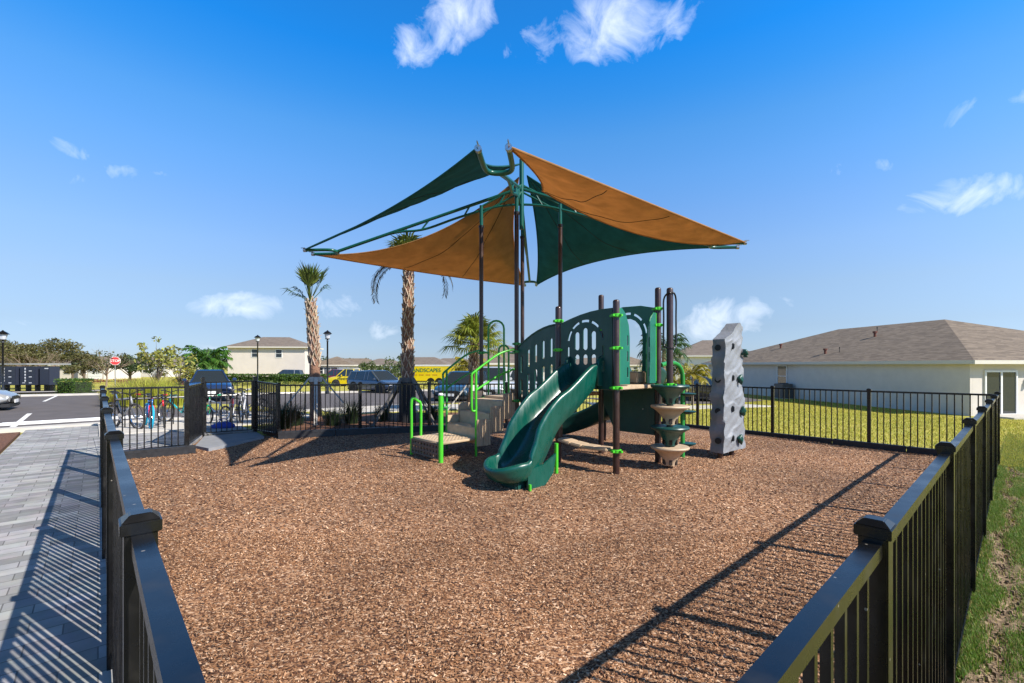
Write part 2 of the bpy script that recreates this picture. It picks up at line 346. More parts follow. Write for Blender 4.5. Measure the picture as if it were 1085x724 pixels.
mm = N.new('ShaderNodeMix'); mm.data_type = 'RGBA'; mm.blend_type = 'OVERLAY'; mm.inputs['Factor'].default_value = .55; L.new(bk.outputs['Color'], mm.inputs['A']); L.new(nn.outputs['Color'], mm.inputs['B'])
h2 = N.new('ShaderNodeHueSaturation'); h2.inputs['Saturation'].default_value = .25; L.new(mm.outputs['Result'], h2.inputs['Color']); L.new(h2.outputs[0], P.inputs['Base Color'])
bb = N.new('ShaderNodeBump'); bb.inputs['Strength'].default_value = .6; bb.inputs['Distance'].default_value = .01; iv = N.new('ShaderNodeMath'); iv.operation = 'SUBTRACT'; iv.inputs[0].default_value = 1; L.new(bk.outputs['Fac'], iv.inputs[1])
L.new(iv.outputs[0], bb.inputs['Height']); L.new(bb.outputs[0], P.inputs['Normal'])

# lawn: patches of green and straw
LAWN = mat('lawn', (.1, .13, .03), .95)
N, L, P = nodes_of(LAWN); t = N.new('ShaderNodeTexCoord')
def noise(sc_, det=6):
    n = N.new('ShaderNodeTexNoise'); n.inputs['Scale'].default_value = sc_; n.inputs['Detail'].default_value = det; L.new(t.outputs['Object'], n.inputs['Vector']); return n
n1, n2 = noise(.6), noise(45, 4)
r1 = N.new('ShaderNodeValToRGB'); e = r1.color_ramp.elements; e[0].position = .3; e[0].color = (.30, .295, .036, 1); e[1].position = .75; e[1].color = (.46, .40, .09, 1)
x_ = e.new(.52); x_.color = (.43, .385, .055, 1); L.new(n1.outputs['Fac'], r1.inputs[0])
r2 = N.new('ShaderNodeMapRange'); r2.inputs['From Min'].default_value = .3; r2.inputs['From Max'].default_value = .7; r2.inputs['To Min'].default_value = .55; r2.inputs['To Max'].default_value = 1.4; L.new(n2.outputs['Fac'], r2.inputs['Value'])
hv = N.new('ShaderNodeHueSaturation'); L.new(r1.outputs[0], hv.inputs['Color']); L.new(r2.outputs[0], hv.inputs['Value']); L.new(hv.outputs[0], P.inputs['Base Color'])
b3 = N.new('ShaderNodeBump'); b3.inputs['Strength'].default_value = .8; b3.inputs['Distance'].default_value = .05; L.new(n2.outputs['Fac'], b3.inputs['Height']); L.new(b3.outputs[0], P.inputs['Normal'])
BLADE = mat('grass_blades', (.45, .42, .06), .7, isl=.45, trans=.3)
STRAW = mat('straw_grass', (.38, .33, .12), .8, isl=.35, trans=.3)

# shingles
def shingle(name, a, b):
    m = mat(name, a, .95); N, L, P = nodes_of(m); t = N.new('ShaderNodeTexCoord')
    mp = N.new('ShaderNodeMapping'); mp.inputs['Scale'].default_value = (1.6, 1.6, 14); L.new(t.outputs['Object'], mp.inputs['Vector'])
    v = N.new('ShaderNodeTexVoronoi'); v.inputs['Scale'].default_value = 1.5; L.new(mp.outputs[0], v.inputs['Vector'])
    n = N.new('ShaderNodeTexNoise'); n.inputs['Scale'].default_value = 3; n.inputs['Detail'].default_value = 8; L.new(mp.outputs[0], n.inputs['Vector'])
    s_ = N.new('ShaderNodeSeparateColor'); L.new(v.outputs['Color'], s_.inputs[0])
    ad = N.new('ShaderNodeMath'); ad.operation = 'MULTIPLY_ADD'; ad.inputs[1].default_value = .5; L.new(s_.outputs[0], ad.inputs[0])
    hf = N.new('ShaderNodeMath'); hf.operation = 'MULTIPLY'; hf.inputs[1].default_value = .5; L.new(n.outputs['Fac'], hf.inputs[0]); L.new(hf.outputs[0], ad.inputs[2])
    mx = N.new('ShaderNodeMix'); mx.data_type = 'RGBA'; L.new(ad.outputs[0], mx.inputs['Factor']); mx.inputs['A'].default_value = (*a, 1); mx.inputs['B'].default_value = (*b, 1)
    L.new(mx.outputs['Result'], P.inputs['Base Color'])
    bpp = N.new('ShaderNodeBump'); bpp.inputs['Strength'].default_value = .5; L.new(ad.outputs[0], bpp.inputs['Height']); L.new(bpp.outputs[0], P.inputs['Normal'])
    return m
ROOF = shingle('brown_grey_shingles', (.075, .056, .040), (.26, .205, .15))
ROOF2 = shingle('dark_shingles', (.10, .08, .065), (.22, .18, .15))
STUC = mat('pale_stucco', (.60, .555, .50), .95, var=.05, vscale=2, bump=.15, bscale=60)
STUC2 = mat('cream_stucco', (.60, .54, .48), .95, var=.05, vscale=1, bump=.15, bscale=60)

# ------------------------------------------------------------------ enclosure corners
C0 = Vector((-.16, .22, 0)); CR = Vector((8.86, 8.44, 0)); CL = ST(.12, 10.85)
A = Vector((-6.34, 9.01, 0)); B = Vector((-7.10, 10.62, 0)); C = Vector((-6.25, 11.25, 0)); D = Vector((-5.35, 10.6, 0))
E1 = Vector((-3.68, 11.2, 0)); E2 = Vector((-2.12, 11.85, 0)); F = Vector((3.80, 14.02, 0))
ENC = [C0, CR, F, E2, E1, D, C, B, A, CL]
def inside(x, y, poly=ENC):
    r = False; n = len(poly)
    for i in range(n):
        a, b = poly[i], poly[i-1]
        if (a[1] > y) != (b[1] > y) and x < (b[0]-a[0])*(y-a[1])/(b[1]-a[1])+a[0]: r = not r
    return r

# ------------------------------------------------------------------ ground
def axis(extra, near, step, far):
    v = set(np.round(np.arange(-near, near+.01, step), 3)) | set(extra); x = near
    while x < far: x *= 1.35; v.add(round(x, 2)); v.add(-round(x, 2))
    return sorted(v)
sa = axis([.10, .25, 12.15, 12.33], 34, 1.0, 3500); ta = axis([.36, .5], 34, 1.0, 3500)
vs = []; fs = []
for i, s_ in enumerate(sa):
    for j, t_ in enumerate(ta):
        p = ST(s_, t_); z = T(p.x, p.y)
        if inside(p.x, p.y) and s_ > .2 and t_ > .45 and s_ < 12.2: z -= .3
        elif s_ < .15 and t_ > .36 and abs(s_) < 60: z -= .06
        vs.append((p.x, p.y, z))
nt = len(ta)
for i in range(len(sa)-1):
    for j in range(nt-1): fs.append((i*nt+j, (i+1)*nt+j, (i+1)*nt+j+1, i*nt+j+1))
tag(npmesh('ground', vs, fs, LAWN), kind='structure')
def drape(name, poly, off, m, kind='structure', h=None, step=4.0):
    """lay a sheet over the ground; h gives it an edge of that height"""
    me = bpy.data.meshes.new(name); bm = bmesh.new()
    f = bm.faces.new([bm.verts.new((p[0], p[1], 0)) for p in poly]); bm.normal_update()
    if f.normal.z < 0: bmesh.ops.reverse_faces(bm, faces=[f])
    xs = [p[0] for p in poly]; ys = [p[1] for p in poly]
    for yy in set(list(np.arange(math.ceil(min(ys)/step)*step, max(ys), step))+[17, 60]):
        bmesh.ops.bisect_plane(bm, geom=bm.verts[:]+bm.edges[:]+bm.faces[:], plane_co=(0, yy, 0), plane_no=(0, 1, 0))
    for xx in np.arange(math.ceil(min(xs)/step)*step, max(xs), step):
        bmesh.ops.bisect_plane(bm, geom=bm.verts[:]+bm.edges[:]+bm.faces[:], plane_co=(xx, 0, 0), plane_no=(1, 0, 0))
    for v in bm.verts: v.co.z = T(v.co.x, v.co.y)+off
    if h:
        bmesh.ops.translate(bm, vec=(0, 0, -h), verts=bm.verts[:])
        r = bmesh.ops.extrude_face_region(bm, geom=bm.faces[:])
        bmesh.ops.translate(bm, vec=(0, 0, h), verts=[v for v in r['geom'] if isinstance(v, bmesh.types.BMVert)])
        
    bm.to_mesh(me); bm.free(); o = link(name, me, m); tag(o, kind=kind); return o
def rect(s0, s1, t0, t1): return [ST(s0, t0), ST(s1, t0), ST(s1, t1), ST(s0, t1)]
drape('paver_walk', rect(-1.25, .125, -5, 16.7), 0, PAV, h=.1)
drape('paver_court', [CL+UR*.05+UL*.1, A+UL*.05, B+Vector((-.05, .1, 0)), C+Vector((-.1, .1, 0)), C+UL*2.6, ST(-.0, 13.9), ST(.07, 10.95)], .012, PAV, h=.1)
drape('bike_pad', [ST(.1, 14.0), ST(5.2, 14.0), ST(5.2, 16.7), ST(.1, 16.7)], .03, CONC, h=.1)
drape('kerb_strip', rect(-14, 10.5, 16.72, 17.15), .05, CONC, h=.2)
drape('asphalt_lot', [ST(-40, 17.15), ST(14, 17.15), ST(34, 12), ST(50, 26), ST(14, 31.0), ST(5, 33), ST(4, 38), ST(-40, 38)], .015, ASPH)
drape('far_pavement', rect(-40, 4, 38, 39.6), .10, CONC, h=.15)
drape('far_kerb_strip', [ST(5, 32.8), ST(14, 30.8), ST(50, 25.8), ST(50, 26.6), ST(14, 31.6), ST(5, 33.6)], .12, CONC, h=.15)
drape('back_path', [ST(6.0, 15.2), ST(16, 11.9), ST(30, 10), ST(30, 11.6), ST(16, 14.3), ST(9.5, 16.7), ST(6.0, 16.7)], .03, CONC, h=.15)
drape('side_street', [ST(3, 46), ST(-60, 46), ST(-60, 52), ST(3, 52), ST(24, 80), ST(60, 110), ST(66, 105), ST(28, 76), ST(12, 60)], .02, ASPH, step=8)
drape('side_pavement', [ST(3, 44.6), ST(-60, 44.6), ST(-60, 45.8), ST(3, 45.8)], .10, CONC, step=8)
drape('entry_slab', [A+UR*.15+Vector((.35, -.15, 0)), D+Vector((-.25, -.15, 0)), C+Vector((.05, -.05, 0)), B+Vector((.1, -.1, 0)), A+Vector((.0, .25, 0))], .008, SLAB, h=.2)
# planting beds
drape('planting_bed', [D+Vector((-.05, .08, 0)), E1+Vector((0, .08, 0)), E2+Vector((0, .08, 0)), ST(12.0, 9.4), ST(12, 10.5), ST(7.2, 14.2), ST(4.6, 14.6), C+Vector((.1, .15, 0))], .035, SOIL, h=.1)
drape('walk_bed', [ST(-1.3, 16.2), ST(-1.3, -5), ST(-4.2, -5), ST(-4.2, 16.2)], .01, SOIL, h=.1)
drape('fence_bed', [CL+UR*.08+UL*.08, A+UL*.05-UR*.1, A+UL*.45-UR*.1, CL+UR*.08+UL*.5], .022, SOIL)
drape('island_bed', [at(112, 424, 21), at(135, 424, 17.5), ST(4.7, 17.3), ST(4.7, 20.5), ST(2.2, 25), at(118, 408, 27)], .07, LAWN, h=.12)
for k, q in enumerate([(at(13, 0, 11.95), at(31, 0, 15.3)), (at(46, 0, 21.5), at(62, 0, 28.5))]):
    a, b = q; a.z = b.z = 0; w = (b-a).cross(Vector((0, 0, 1))).normalized()*.06
    drape('parking_line', [a-w, a+w, b+w, b-w], .021, PAINT)

# wood chips: the bed and the loose top layer
bm = bmesh.new(); f = bm.faces.new([bm.verts.new((p.x, p.y, 0)) for p in ENC])
for yy in np.arange(.5, 14, .5): bmesh.ops.bisect_plane(bm, geom=bm.verts[:]+bm.edges[:]+bm.faces[:], plane_co=(0, yy, 0), plane_no=(0, 1, 0))
for xx in np.arange(-7.5, 9, .5): bmesh.ops.bisect_plane(bm, geom=bm.verts[:]+bm.edges[:]+bm.faces[:], plane_co=(xx, 0, 0), plane_no=(1, 0, 0))
def bumpy(x, y): return -.05*math.exp(-((x+.3)**2+(y-6.0)**2)/.22)+.012*math.sin(1.7*x+.6*y)*math.cos(1.3*y-.8*x)+.008*math.sin(4.1*x)*math.sin(3.7*y+1)
for v in bm.verts: v.co.z = MZ(v.co.x, v.co.y)+bumpy(v.co.x, v.co.y)
bm.normal_update()
if sum(f.normal.z for f in bm.faces) < 0: bmesh.ops.reverse_faces(bm, faces=bm.faces[:])
me = bpy.data.meshes.new('mulch_bed'); bm.to_mesh(me); bm.free()
tag(link('mulch_bed', me, CHIPB, smooth=True), kind='structure')
def chips(n, y0, y1, lo, hi):
    out = []
    while len(out) < n:
        y = random.uniform(y0, y1); x = random.uniform(-7.3, 9)
        if abs(x) < 1.2*y+.3 and inside(x, y): out.append((x, y))
    P_ = np.array(out); z = np.array([MZ(x, y)+bumpy(x, y) for x, y in out])
    ln = rng.uniform(lo, hi, n); wd = ln*rng.uniform(.22, .55, n); th = wd*rng.uniform(.25, .6, n); a = rng.uniform(0, 2*PI, n); tl = rng.normal(0, .28, n)
    dx = np.stack([np.cos(a)*np.cos(tl), np.sin(a)*np.cos(tl), np.sin(tl)], 1); dy = np.stack([-np.sin(a), np.cos(a), rng.normal(0, .3, n)], 1)
    up = np.cross(dx, dy); c = np.stack([P_[:, 0], P_[:, 1], z+.004+np.abs(np.sin(tl))*ln*.35], 1)
    L_, W_, H_ = (ln/2)[:, None], (wd/2)[:, None], th[:, None]
    v = np.stack([c-dx*L_-dy*W_*.7, c+dx*L_-dy*W_*.6, c+dx*L_*.9+dy*W_, c-dx*L_*.85+dy*W_*.8, c+up*H_-dx*L_*.7, c+up*H_+dx*L_*.65], 1)
    b = (np.arange(n)*6)[:, None, None]
    f = np.array([[0, 1, 5, 4], [1, 2, 5, 5], [2, 3, 4, 5], [3, 0, 4, 4]])
    f4 = b+np.array([[0, 1, 5], [0, 5, 4], [1, 2, 5], [2, 3, 4], [2, 4, 5], [3, 0, 4]])[None]
    return v.reshape(-1, 3), f4.reshape(-1, 3)
va_, fa_ = chips(100000, .8, 4.6, .005, .023); vb_, fb_ = chips(60000, 4.6, 11, .012, .036)
tag(npmesh('wood_chips', np.concatenate([va_, vb_]), np.concatenate([fa_, fb_+len(va_)]), CHIPS), kind='stuff', label='loose brown wood chips covering the playground floor')

# grass blades beside the right-hand fence
def blades(name, spots, h, w, m, label, lean=.35):
    n = len(spots); a = rng.uniform(0, 2*PI, n); hh_ = rng.uniform(.5, 1.2, n)*h; ww = w*rng.uniform(.7, 1.3, n)
    c = np.array(spots); d = np.stack([np.cos(a), np.sin(a), np.zeros(n)], 1); e_ = np.stack([-np.sin(a), np.cos(a), np.zeros(n)], 1)
    ln = rng.uniform(0, lean, n)[:, None]*hh_[:, None]
    up = np.array([0, 0, 1.])[None]*hh_[:, None]
    v = np.stack([c-d*ww[:, None], c+d*ww[:, None], c+up*.55+e_*ln*.35+d*ww[:, None]*.7, c+up*.55+e_*ln*.35-d*ww[:, None]*.7, c+up+e_*ln], 1).reshape(-1, 3)
    b = (np.arange(n)*5)[:, None, None]; f = (b+np.array([[0, 1, 2], [0, 2, 3], [3, 2, 4]])[None]).reshape(-1, 3)
    o = npmesh(name, v, f, m); return tag(o, label=label, kind='stuff')
def wob(s): return .035*math.sin(2.1*s)+.03*math.sin(5.3*s+1)
FD = Vector((.7383, .6745, 0)); FN = Vector((.6745, -.7383, 0)); F0 = Vector((.9625, 1.225, 0))
sp_g, sp_s, sp_n = [], [], []
while len(sp_g) < 30000:
    k_ = random.uniform(-.5, 22); o_ = .03+random.random()**1.4*7; p = F0+FD*k_+FN*o_
    if p.x > p.y*1.25+.3: continue
    patch = math.sin(2.3*k_+4*o_)+math.sin(5.7*k_-3.7*o_)+math.sin(.9*k_+9*o_)
    if random.random() < ss((k_-7)/14) or random.random() < ss((o_-3)/4): continue
    q = (p.x, p.y, T(p.x, p.y)+(.015 if o_ < .45 else 0))
    if o_ < .62 and k_ < 10.6:
        if abs(o_-.17-wob(k_)) < .06: continue
        if patch < -.35 and random.random() < .75: continue
        (sp_n if random.random() < .72 else sp_s).append(q); continue
    if o_ < 1.8 and random.random() < .38: (sp_s if random.random() < .5 else sp_n).append(q)
    else: sp_g.append(q)
blades('grass', sp_g, .05, .0035, BLADE, 'short green lawn grass growing outside the right-hand fence')
blades('fresh_grass', sp_n+[(a+random.gauss(0, .03), b+random.gauss(0, .03), c) for a, b, c in sp_n for _ in range(3)], .045, .003, mat('fresh_blades', (.14, .24, .03), .6, isl=.45, trans=.3), 'fresh green grass tufts growing along the bare soil by the fence', .6)
blades('dry_grass', sp_s+[(a+random.gauss(0, .04), b+random.gauss(0, .04), c) for a, b, c in sp_s for _ in range(2)], .04, .0035, STRAW, 'dry straw coloured grass scattered in the lawn by the fence', .9)
lawn2 = []
while len(lawn2) < 60000:
    y = random.uniform(4, 34); x = random.uniform(3, 34)
    if abs(x) > 1.25*y or inside(x, y) or (st_of(x, y)[1] < .4 and random.random() > ss((y-4)/6)) or st_of(x, y)[0] < 6 or st_of(x, y)[1] > 12: continue
    if x > 21 and y > 21: continue
    lawn2.append((x, y, T(x, y)))
blades('lawn_grass', lawn2, .055, .009, BLADE, 'mown yellow green lawn grass between the playground and the house')
# bare trench in the grass
vv = []; ff = []
NK = 150
for k in range(NK):
    kk = -.6+k*11.3/NK; w_ = wob(kk)
    offs_ = [(.0, -.03), (.03, .008), (.09+w_, .03), (.13+w_, .022), (.17+w_, .006), (.21+w_, .018), (.26+w_, .035), (.31+w_, .02), (.37+.04*math.sin(4*kk), .010), (.43+.05*math.sin(4*kk), -.03)]
    for o_, z_ in offs_:
        p = F0+FD*kk+FN*o_; vv.append((p.x, p.y, T(p.x, p.y)+z_+(random.uniform(-.007, .007) if z_ > -.02 else 0)))
no = len(offs_)
for k in range(NK-1):
    for j in range(no-1): ff.append((k*no+j, (k+1)*no+j, (k+1)*no+j+1, k*no+j+1))
TRS = mat('bare_soil', (.17, .105, .06), .98, var=.5, vscale=20, c2=(.36, .26, .16), bump=.9, bscale=35)
tag(npmesh('soil_strip', vv, ff, TRS), kind='structure')
cl = MB()
for _ in range(1500):
    k_ = random.uniform(-.5, 10.6); o_ = random.gauss(.19+wob(k_), .09); p = F0+FD*k_+FN*max(.03, o_); r_ = random.uniform(.004, .016)
    cl.box((p.x, p.y, T(p.x, p.y)+.018+r_*.5), (r_*2, r_*1.7, r_*1.3), rz=random.random()*3, top=.6)
tag(cl.build('soil_clods', TRS), label='brown soil clods lying in the bare strip beside the fence', kind='stuff')

# ------------------------------------------------------------------ fences
def fence_post(par, p, ztop, zbot, w=.064):
    o = MB().box((p.x, p.y, (ztop+zbot)/2), (w, w, ztop-zbot), rz=math.atan2(UR.y, UR.x)).build('post', BLK, par, bevel=.003)
    rz = math.atan2(UR.y, UR.x)
    m = MB().box((p.x, p.y, ztop+.014), (w+.016, w+.016, .028), rz=rz).box((p.x, p.y, ztop+.036), (w+.012, w+.012, .016), rz=rz, top=.55)
    c = m.build('post_cap', BLK, o, bevel=.002); return o
def fence_panel(par, a, b, za, zb, ba, bb, n=None, rw=.040, rh=.036, name='fence_panel'):
    """a, b ends; za, zb top of rail; ba, bb bottom rail height"""
    d = (b-a); Ln = d.length; m = MB(); n = n or round(Ln/.108)
    def P3(k, z0, z1): p = a.lerp(b, k); return Vector((p.x, p.y, z0+(z1-z0)*k))
    m.bar(P3(0, za-rh/2, zb-rh/2), P3(1, za-rh/2, zb-rh/2), rw, rh)
    m.bar(P3(0, ba, bb), P3(1, ba, bb), .026, .028)
    for k in range(1, n):
        q = k/n; p = P3(q, za-rh-.001, zb-rh-.001); z0 = ba+(bb-ba)*q+.015
        m.box((p.x, p.y, (p.z+z0)/2), (.019, .019, p.z-z0), rz=math.atan2(d.y, d.x))
    return m.build(name, BLK, par)
def fence_run(label, pts, zt, zb, cap=.0, skip=()):
    f = thing('metal_fence', label, 'fence', (0, 0, 0), group=None)
    for i, p in enumerate(pts):
        if i not in skip: fence_post(f, p, zt[i]+cap, zb[i]-.05)
    for i in range(len(pts)-1):
        d = (pts[i+1]-pts[i]).normalized()*.033
        fence_panel(f, pts[i]+d, pts[i+1]-d, zt[i], zt[i+1], zb[i]+.07, zb[i+1]+.07)
    return f
# left run
tl_ = [-.43, 1.44, 3.32, 5.19, 7.07, 8.95, 10.85]
fence_run('black metal picket fence between the grey paver walk and the wood chips', [ST(.085+.035*max(0, (t-5)/6), t) for t in tl_], [1.22]*7, [0]*7, skip=(0,))
rpts = [Vector((.9625+1.3163*k, 1.225+1.2025*k, 0)) for k in range(-1, 7)]
zr = [1.16, 1.16, 1.16, 1.15, 1.135, 1.12, 1.10, 1.08]
fence_run('black metal picket fence on the right, beside the lawn with the bare soil strip', rpts, zr, [-.20]*8, skip=(0,), cap=.012)
CR = rpts[-1].copy()
bpts = [CR+UL*t for t in (0, 1.885, 3.77, 5.65)]+[F]
fence_run('black metal picket fence at the back right, before the hip-roofed house', bpts, [1.09, 1.08, 1.08, 1.08, 1.08], [-.13]*5, skip=(0,))
lpts = [D, E1, E2]; k_ = (F-E2); nseg = 3
for i in range(1, nseg+1): lpts.append(E2+k_*i/nseg)
fence_run('black metal picket fence at the back left, in front of the braced palms', lpts, [1.17, 1.17, 1.15, 1.12, 1.10, 1.08], [0, 0, 0, -.05, -.08, -.12], skip=(5,))
fence_run('short black metal fence panel in front of the parked bicycles', [CL+UR*.03, A], [1.22, 1.21], [0, 0], skip=(0,))
MESHG = mat('perforated_guard', (.012, .012, .013), .4)
N, L, P = nodes_of(MESHG); t = N.new('ShaderNodeTexCoord'); vv_ = N.new('ShaderNodeTexVoronoi'); vv_.inputs['Scale'].default_value = 55; vv_.inputs['Randomness'].default_value = 0
L.new(t.outputs['Object'], vv_.inputs['Vector']); gt = N.new('ShaderNodeMath'); gt.operation = 'GREATER_THAN'; gt.inputs[1].default_value = .50; L.new(vv_.outputs['Distance'], gt.inputs[0]); L.new(gt.outputs[0], P.inputs['Alpha'])
f = thing('metal_fence', 'short black fence panel backed with perforated mesh, left of the gate', 'fence', (0, 0, 0))
fence_post(f, B, 1.3, -.05); fence_post(f, A, 1.26, -.05, .075); fence_panel(f, A, B, 1.21, 1.22, .07, .07)
q = (B-A); nn_ = q.cross(Vector((0, 0, 1))).normalized()*.014
m = MB().bar(A+q*.05+nn_+Vector((0, 0, .64)), A+q*.95+nn_+Vector((0, 0, .64)), .003, 1.1); m.build('mesh_guard', MESHG, f)
f = thing('metal_fence', 'short black fence panel backed with perforated mesh, right of the gate', 'fence', (0, 0, 0))
fence_post(f, C, 1.30, -.05, .08); fence_panel(f, C, D, 1.24, 1.19, .05, .05)
q = (D-C); nn_ = q.cross(Vector((0, 0, 1))).normalized()*.014
MB().bar(C+q*.05+nn_+Vector((0, 0, .62)), C+q*.95+nn_+Vector((0, 0, .62)), .003, 1.08).build('mesh_guard', MESHG, f)
gt_ = thing('metal_gate', 'black metal picket gate closed across the grey entry slab', 'gate', (0, 0, 0))
q = (C-B).normalized(); g0 = B+q*.05; g1 = C-q*.06
fence_panel(gt_, g0, g1, 1.24, 1.25, .06, .06, n=9, name='gate_leaf')
for g_ in (g0, g1): MB().box((g_.x, g_.y, .66), (.04, .04, 1.18), rz=math.atan2(q.y, q.x)).build('stile', BLK, gt_)
MB().box((g0.x+.03, g0.y-.03, 1.0), (.07, .05, .22), rz=math.atan2(q.y, q.x)).build('latch', BLK, gt_, bevel=.008)

# edging timbers round the chips
edge_names = {'left': 'black plastic border board by the paver walk'}
def edging(a, b, ztop, label, inset=.13):
    d = b-a; n = max(1, round(d.length/1.22)); u = d.normalized(); nrm = Vector((-u.y, u.x, 0))
    for k in range(n):
        p = a+d*(k/n)+nrm*inset; q = a+d*((k+1)/n)+nrm*inset
        zt = ztop[0]+(ztop[1]-ztop[0])*(k+.5)/n
        Ln = (q-p).length-.012; e = thing('border_board', label % ('nearest' if k == 0 else ['second', 'third', 'fourth', 'fifth', 'sixth', 'seventh', 'eighth', 'ninth', 'tenth'][k-1] if k < 10 else 'last'), 'border board', (p+q)/2, math.atan2(u.y, u.x), 'black plastic border boards around the wood chips')
        outl = [(-Ln/2, 0), (-Ln/2, -.32), (Ln/2, -.32), (Ln/2, 0)]
        # scalloped front: ribs with hollows between
        m = MB().box((0, 0, zt-.03), (Ln, .1, .06)).box((0, .02, zt-.16), (Ln, .05, .22))
        for j in range(5):
            x = -Ln/2+Ln*(j+.5)/5; m.box((x, .0, zt-.15), (Ln*.11, .092, .2), top=1)
        m.build('board', EDGE, e, bevel=.006)
        MB().lathe([(.022, -.02), (.022, .006), (.014, .012)], (Ln/2-.05, 0, zt+.002), 10).build('stake_cap', EDGE, e, smooth=False)
edging(CR, F, (-.01, .0), '%s black border board from the right-hand far corner, along the back right fence')
edging(F, D, (.03, .12), '%s black border board from the far fence corner, along the back left fence')
edging(A+Vector((.25, -.1, 0)), CL, (.10, .09), '%s black border board left of the entry slab, in front of the bicycle fence', inset=.1)
edging(C0+UR*.3, CR-UR*.1, (.02, -.02), '%s black border board from the camera, inside the right-hand fence', inset=.09)
edging(CL-UL*.1, C0+UL*.3, (.02, .02), '%s black border board from the far end, inside the left-hand fence', inset=.09)

# ------------------------------------------------------------------ shade structure
def V(x, y, z): return Vector((x, y, z))
M1 = V(.09, 8.97, 0); Lp = V(-.655, 9.86, 0); Rp = V(1.02, 9.77, 0); M2 = V(.24, 10.66, 0); K = (M1+M2+Lp+Rp)/4
zg = -.1
shade = thing('shade_canopy', 'shade canopy of two tan and two green sails on tall dark posts over the slide', 'shade canopy', (K.x, K.y, -.05))
base = Matrix.Translation(-Vector((K.x, K.y, -.05)))
def sh(o): o.matrix_parent_inverse = base; return o
def post(par, p, z0, z1, r=.051, m=BRN, fix=None, cap=True):
    mb = MB(); prof = [(r, 0), (r, z1-z0-.03)]
    if cap: prof += [(r*.93, z1-z0-.012), (r*.7, z1-z0), (r*.3, z1-z0+.006)]
    else: prof += [(r, z1-z0)]
    mb.lathe(prof, (p.x, p.y, z0), 20); o = mb.build('post', m, par, smooth=True, auto=40)
    return fix(o) if fix else o
ztop = 4.58
for p in (M1, Lp, Rp, M2):
    po = post(shade, p, zg, ztop, .044, BRN, sh, cap=False)
    MB().tube([(p.x, p.y, ztop-.25), (p.x, p.y, 5.02)], .038, 12).build('riser', GRN, po)
    MB().lathe([(.057, 0), (.057, .05)], (p.x, p.y, ztop-.04), 16).build('collar', BLK, po)
MT = V(K.x+.03, K.y, 5.98)
sh(MB().tube([V(K.x+.03, K.y, 4.5), MT], .05, 14).build('mast', GRN, shade, smooth=True, auto=40))
m = MB()
for p in (M1, Lp, Rp, M2):                       # fan of struts that ties risers to mast
    for z0, z1 in ((4.85, 5.3), (5.0, 5.45)): m.tube([V(p.x, p.y, z0), V(K.x+.03, K.y, z1)], .022, 8)
sh(m.build('bracing', GRN, shade))
dirs = {'left': (Vector((-1, .065, 0)).normalized(), 4.0, .62), 'right': (Vector((1, -.065, 0)).normalized(), 3.95, .60),
        'near': (Vector((-.085, -1, 0)).normalized(), 3.88, .68), 'far': (Vector((.09, 1, 0)).normalized(), 3.9, .6)}
tips = {}
GA = GRN
for nme, (d, Ln, fk) in dirs.items():
    sd = Vector((-d.y, d.x, 0)); zt_ = 4.07
    k0 = V(K.x, K.y, 5.36); end = k0+d*Ln; end.z = zt_+.02
    p2 = k0+d*.35+V(0, 0, -.1)
    arm = sh(MB().tube(smoothpath([k0+V(0, 0, .0), k0+d*.25+V(0, 0, -.07), end], 4), .034, 12).build('arm', GA, shade, smooth=True, auto=40))
    # lower chord, bowed, with struts
    def up(x): return k0.lerp(end, x)
    lo = [V(K.x, K.y, 5.03)]; lo += [V(K.x, K.y, 0)+d*(Ln*x)+V(0, 0, z) for x, z in ((.14, 4.98), (.33, 4.78), (.48, 4.58), (.56, 4.515), (.64, 4.50))]; lo.append(up(.72))
    MB().tube(smoothpath(lo, 5), .026, 10).build('lower_chord', GA, arm, smooth=True, auto=40)
    for xa, xb in ((.08, .12), (.27, .30), (.49, .53)):
        a = up(xa); b = V(K.x, K.y, 0)+d*(Ln*xb); b.z = np.interp(xb, [0, .14, .33, .48, .56], [5.03, 4.98, 4.78, 4.58, 4.515])
        MB().tube([a, b], .02, 8).build('strut', GA, arm)
    # U shaped fork at the tip
    w = .175; f0 = end; pts = [f0+d*fk+sd*w, f0+d*.16+sd*w]+arc(f0+d*.16+sd*(w-.1)-d*0, .1, 0, 0, 1, (1, 0, 0), (0, 1, 0))[:0]
    pts = [f0+d*fk+sd*w, f0+d*.22+sd*w, f0+d*.06+sd*(w-.03), f0+d*0+sd*.06, f0-sd*.06, f0+d*.06-sd*(w-.03), f0+d*.22-sd*w, f0+d*fk-sd*w]
    MB().tube(smoothpath(pts, 5), .034, 12).build('fork', GA, arm, smooth=True, auto=40)
    tips[nme] = (f0+d*(fk+.03)+sd*w, f0+d*(fk+.03)-sd*w)
    mm_ = MB()
    for q in (1, -1):
        c = f0+d*(fk)+sd*w*q; mm_.tube([c-d*.03, c+d*.03], .042, 10); mm_.tube([c+d*.0+V(0, 0, .05), c+d*.09+V(0, 0, .05)], .009, 6)
    mm_.build('clamp', STEEL, arm)
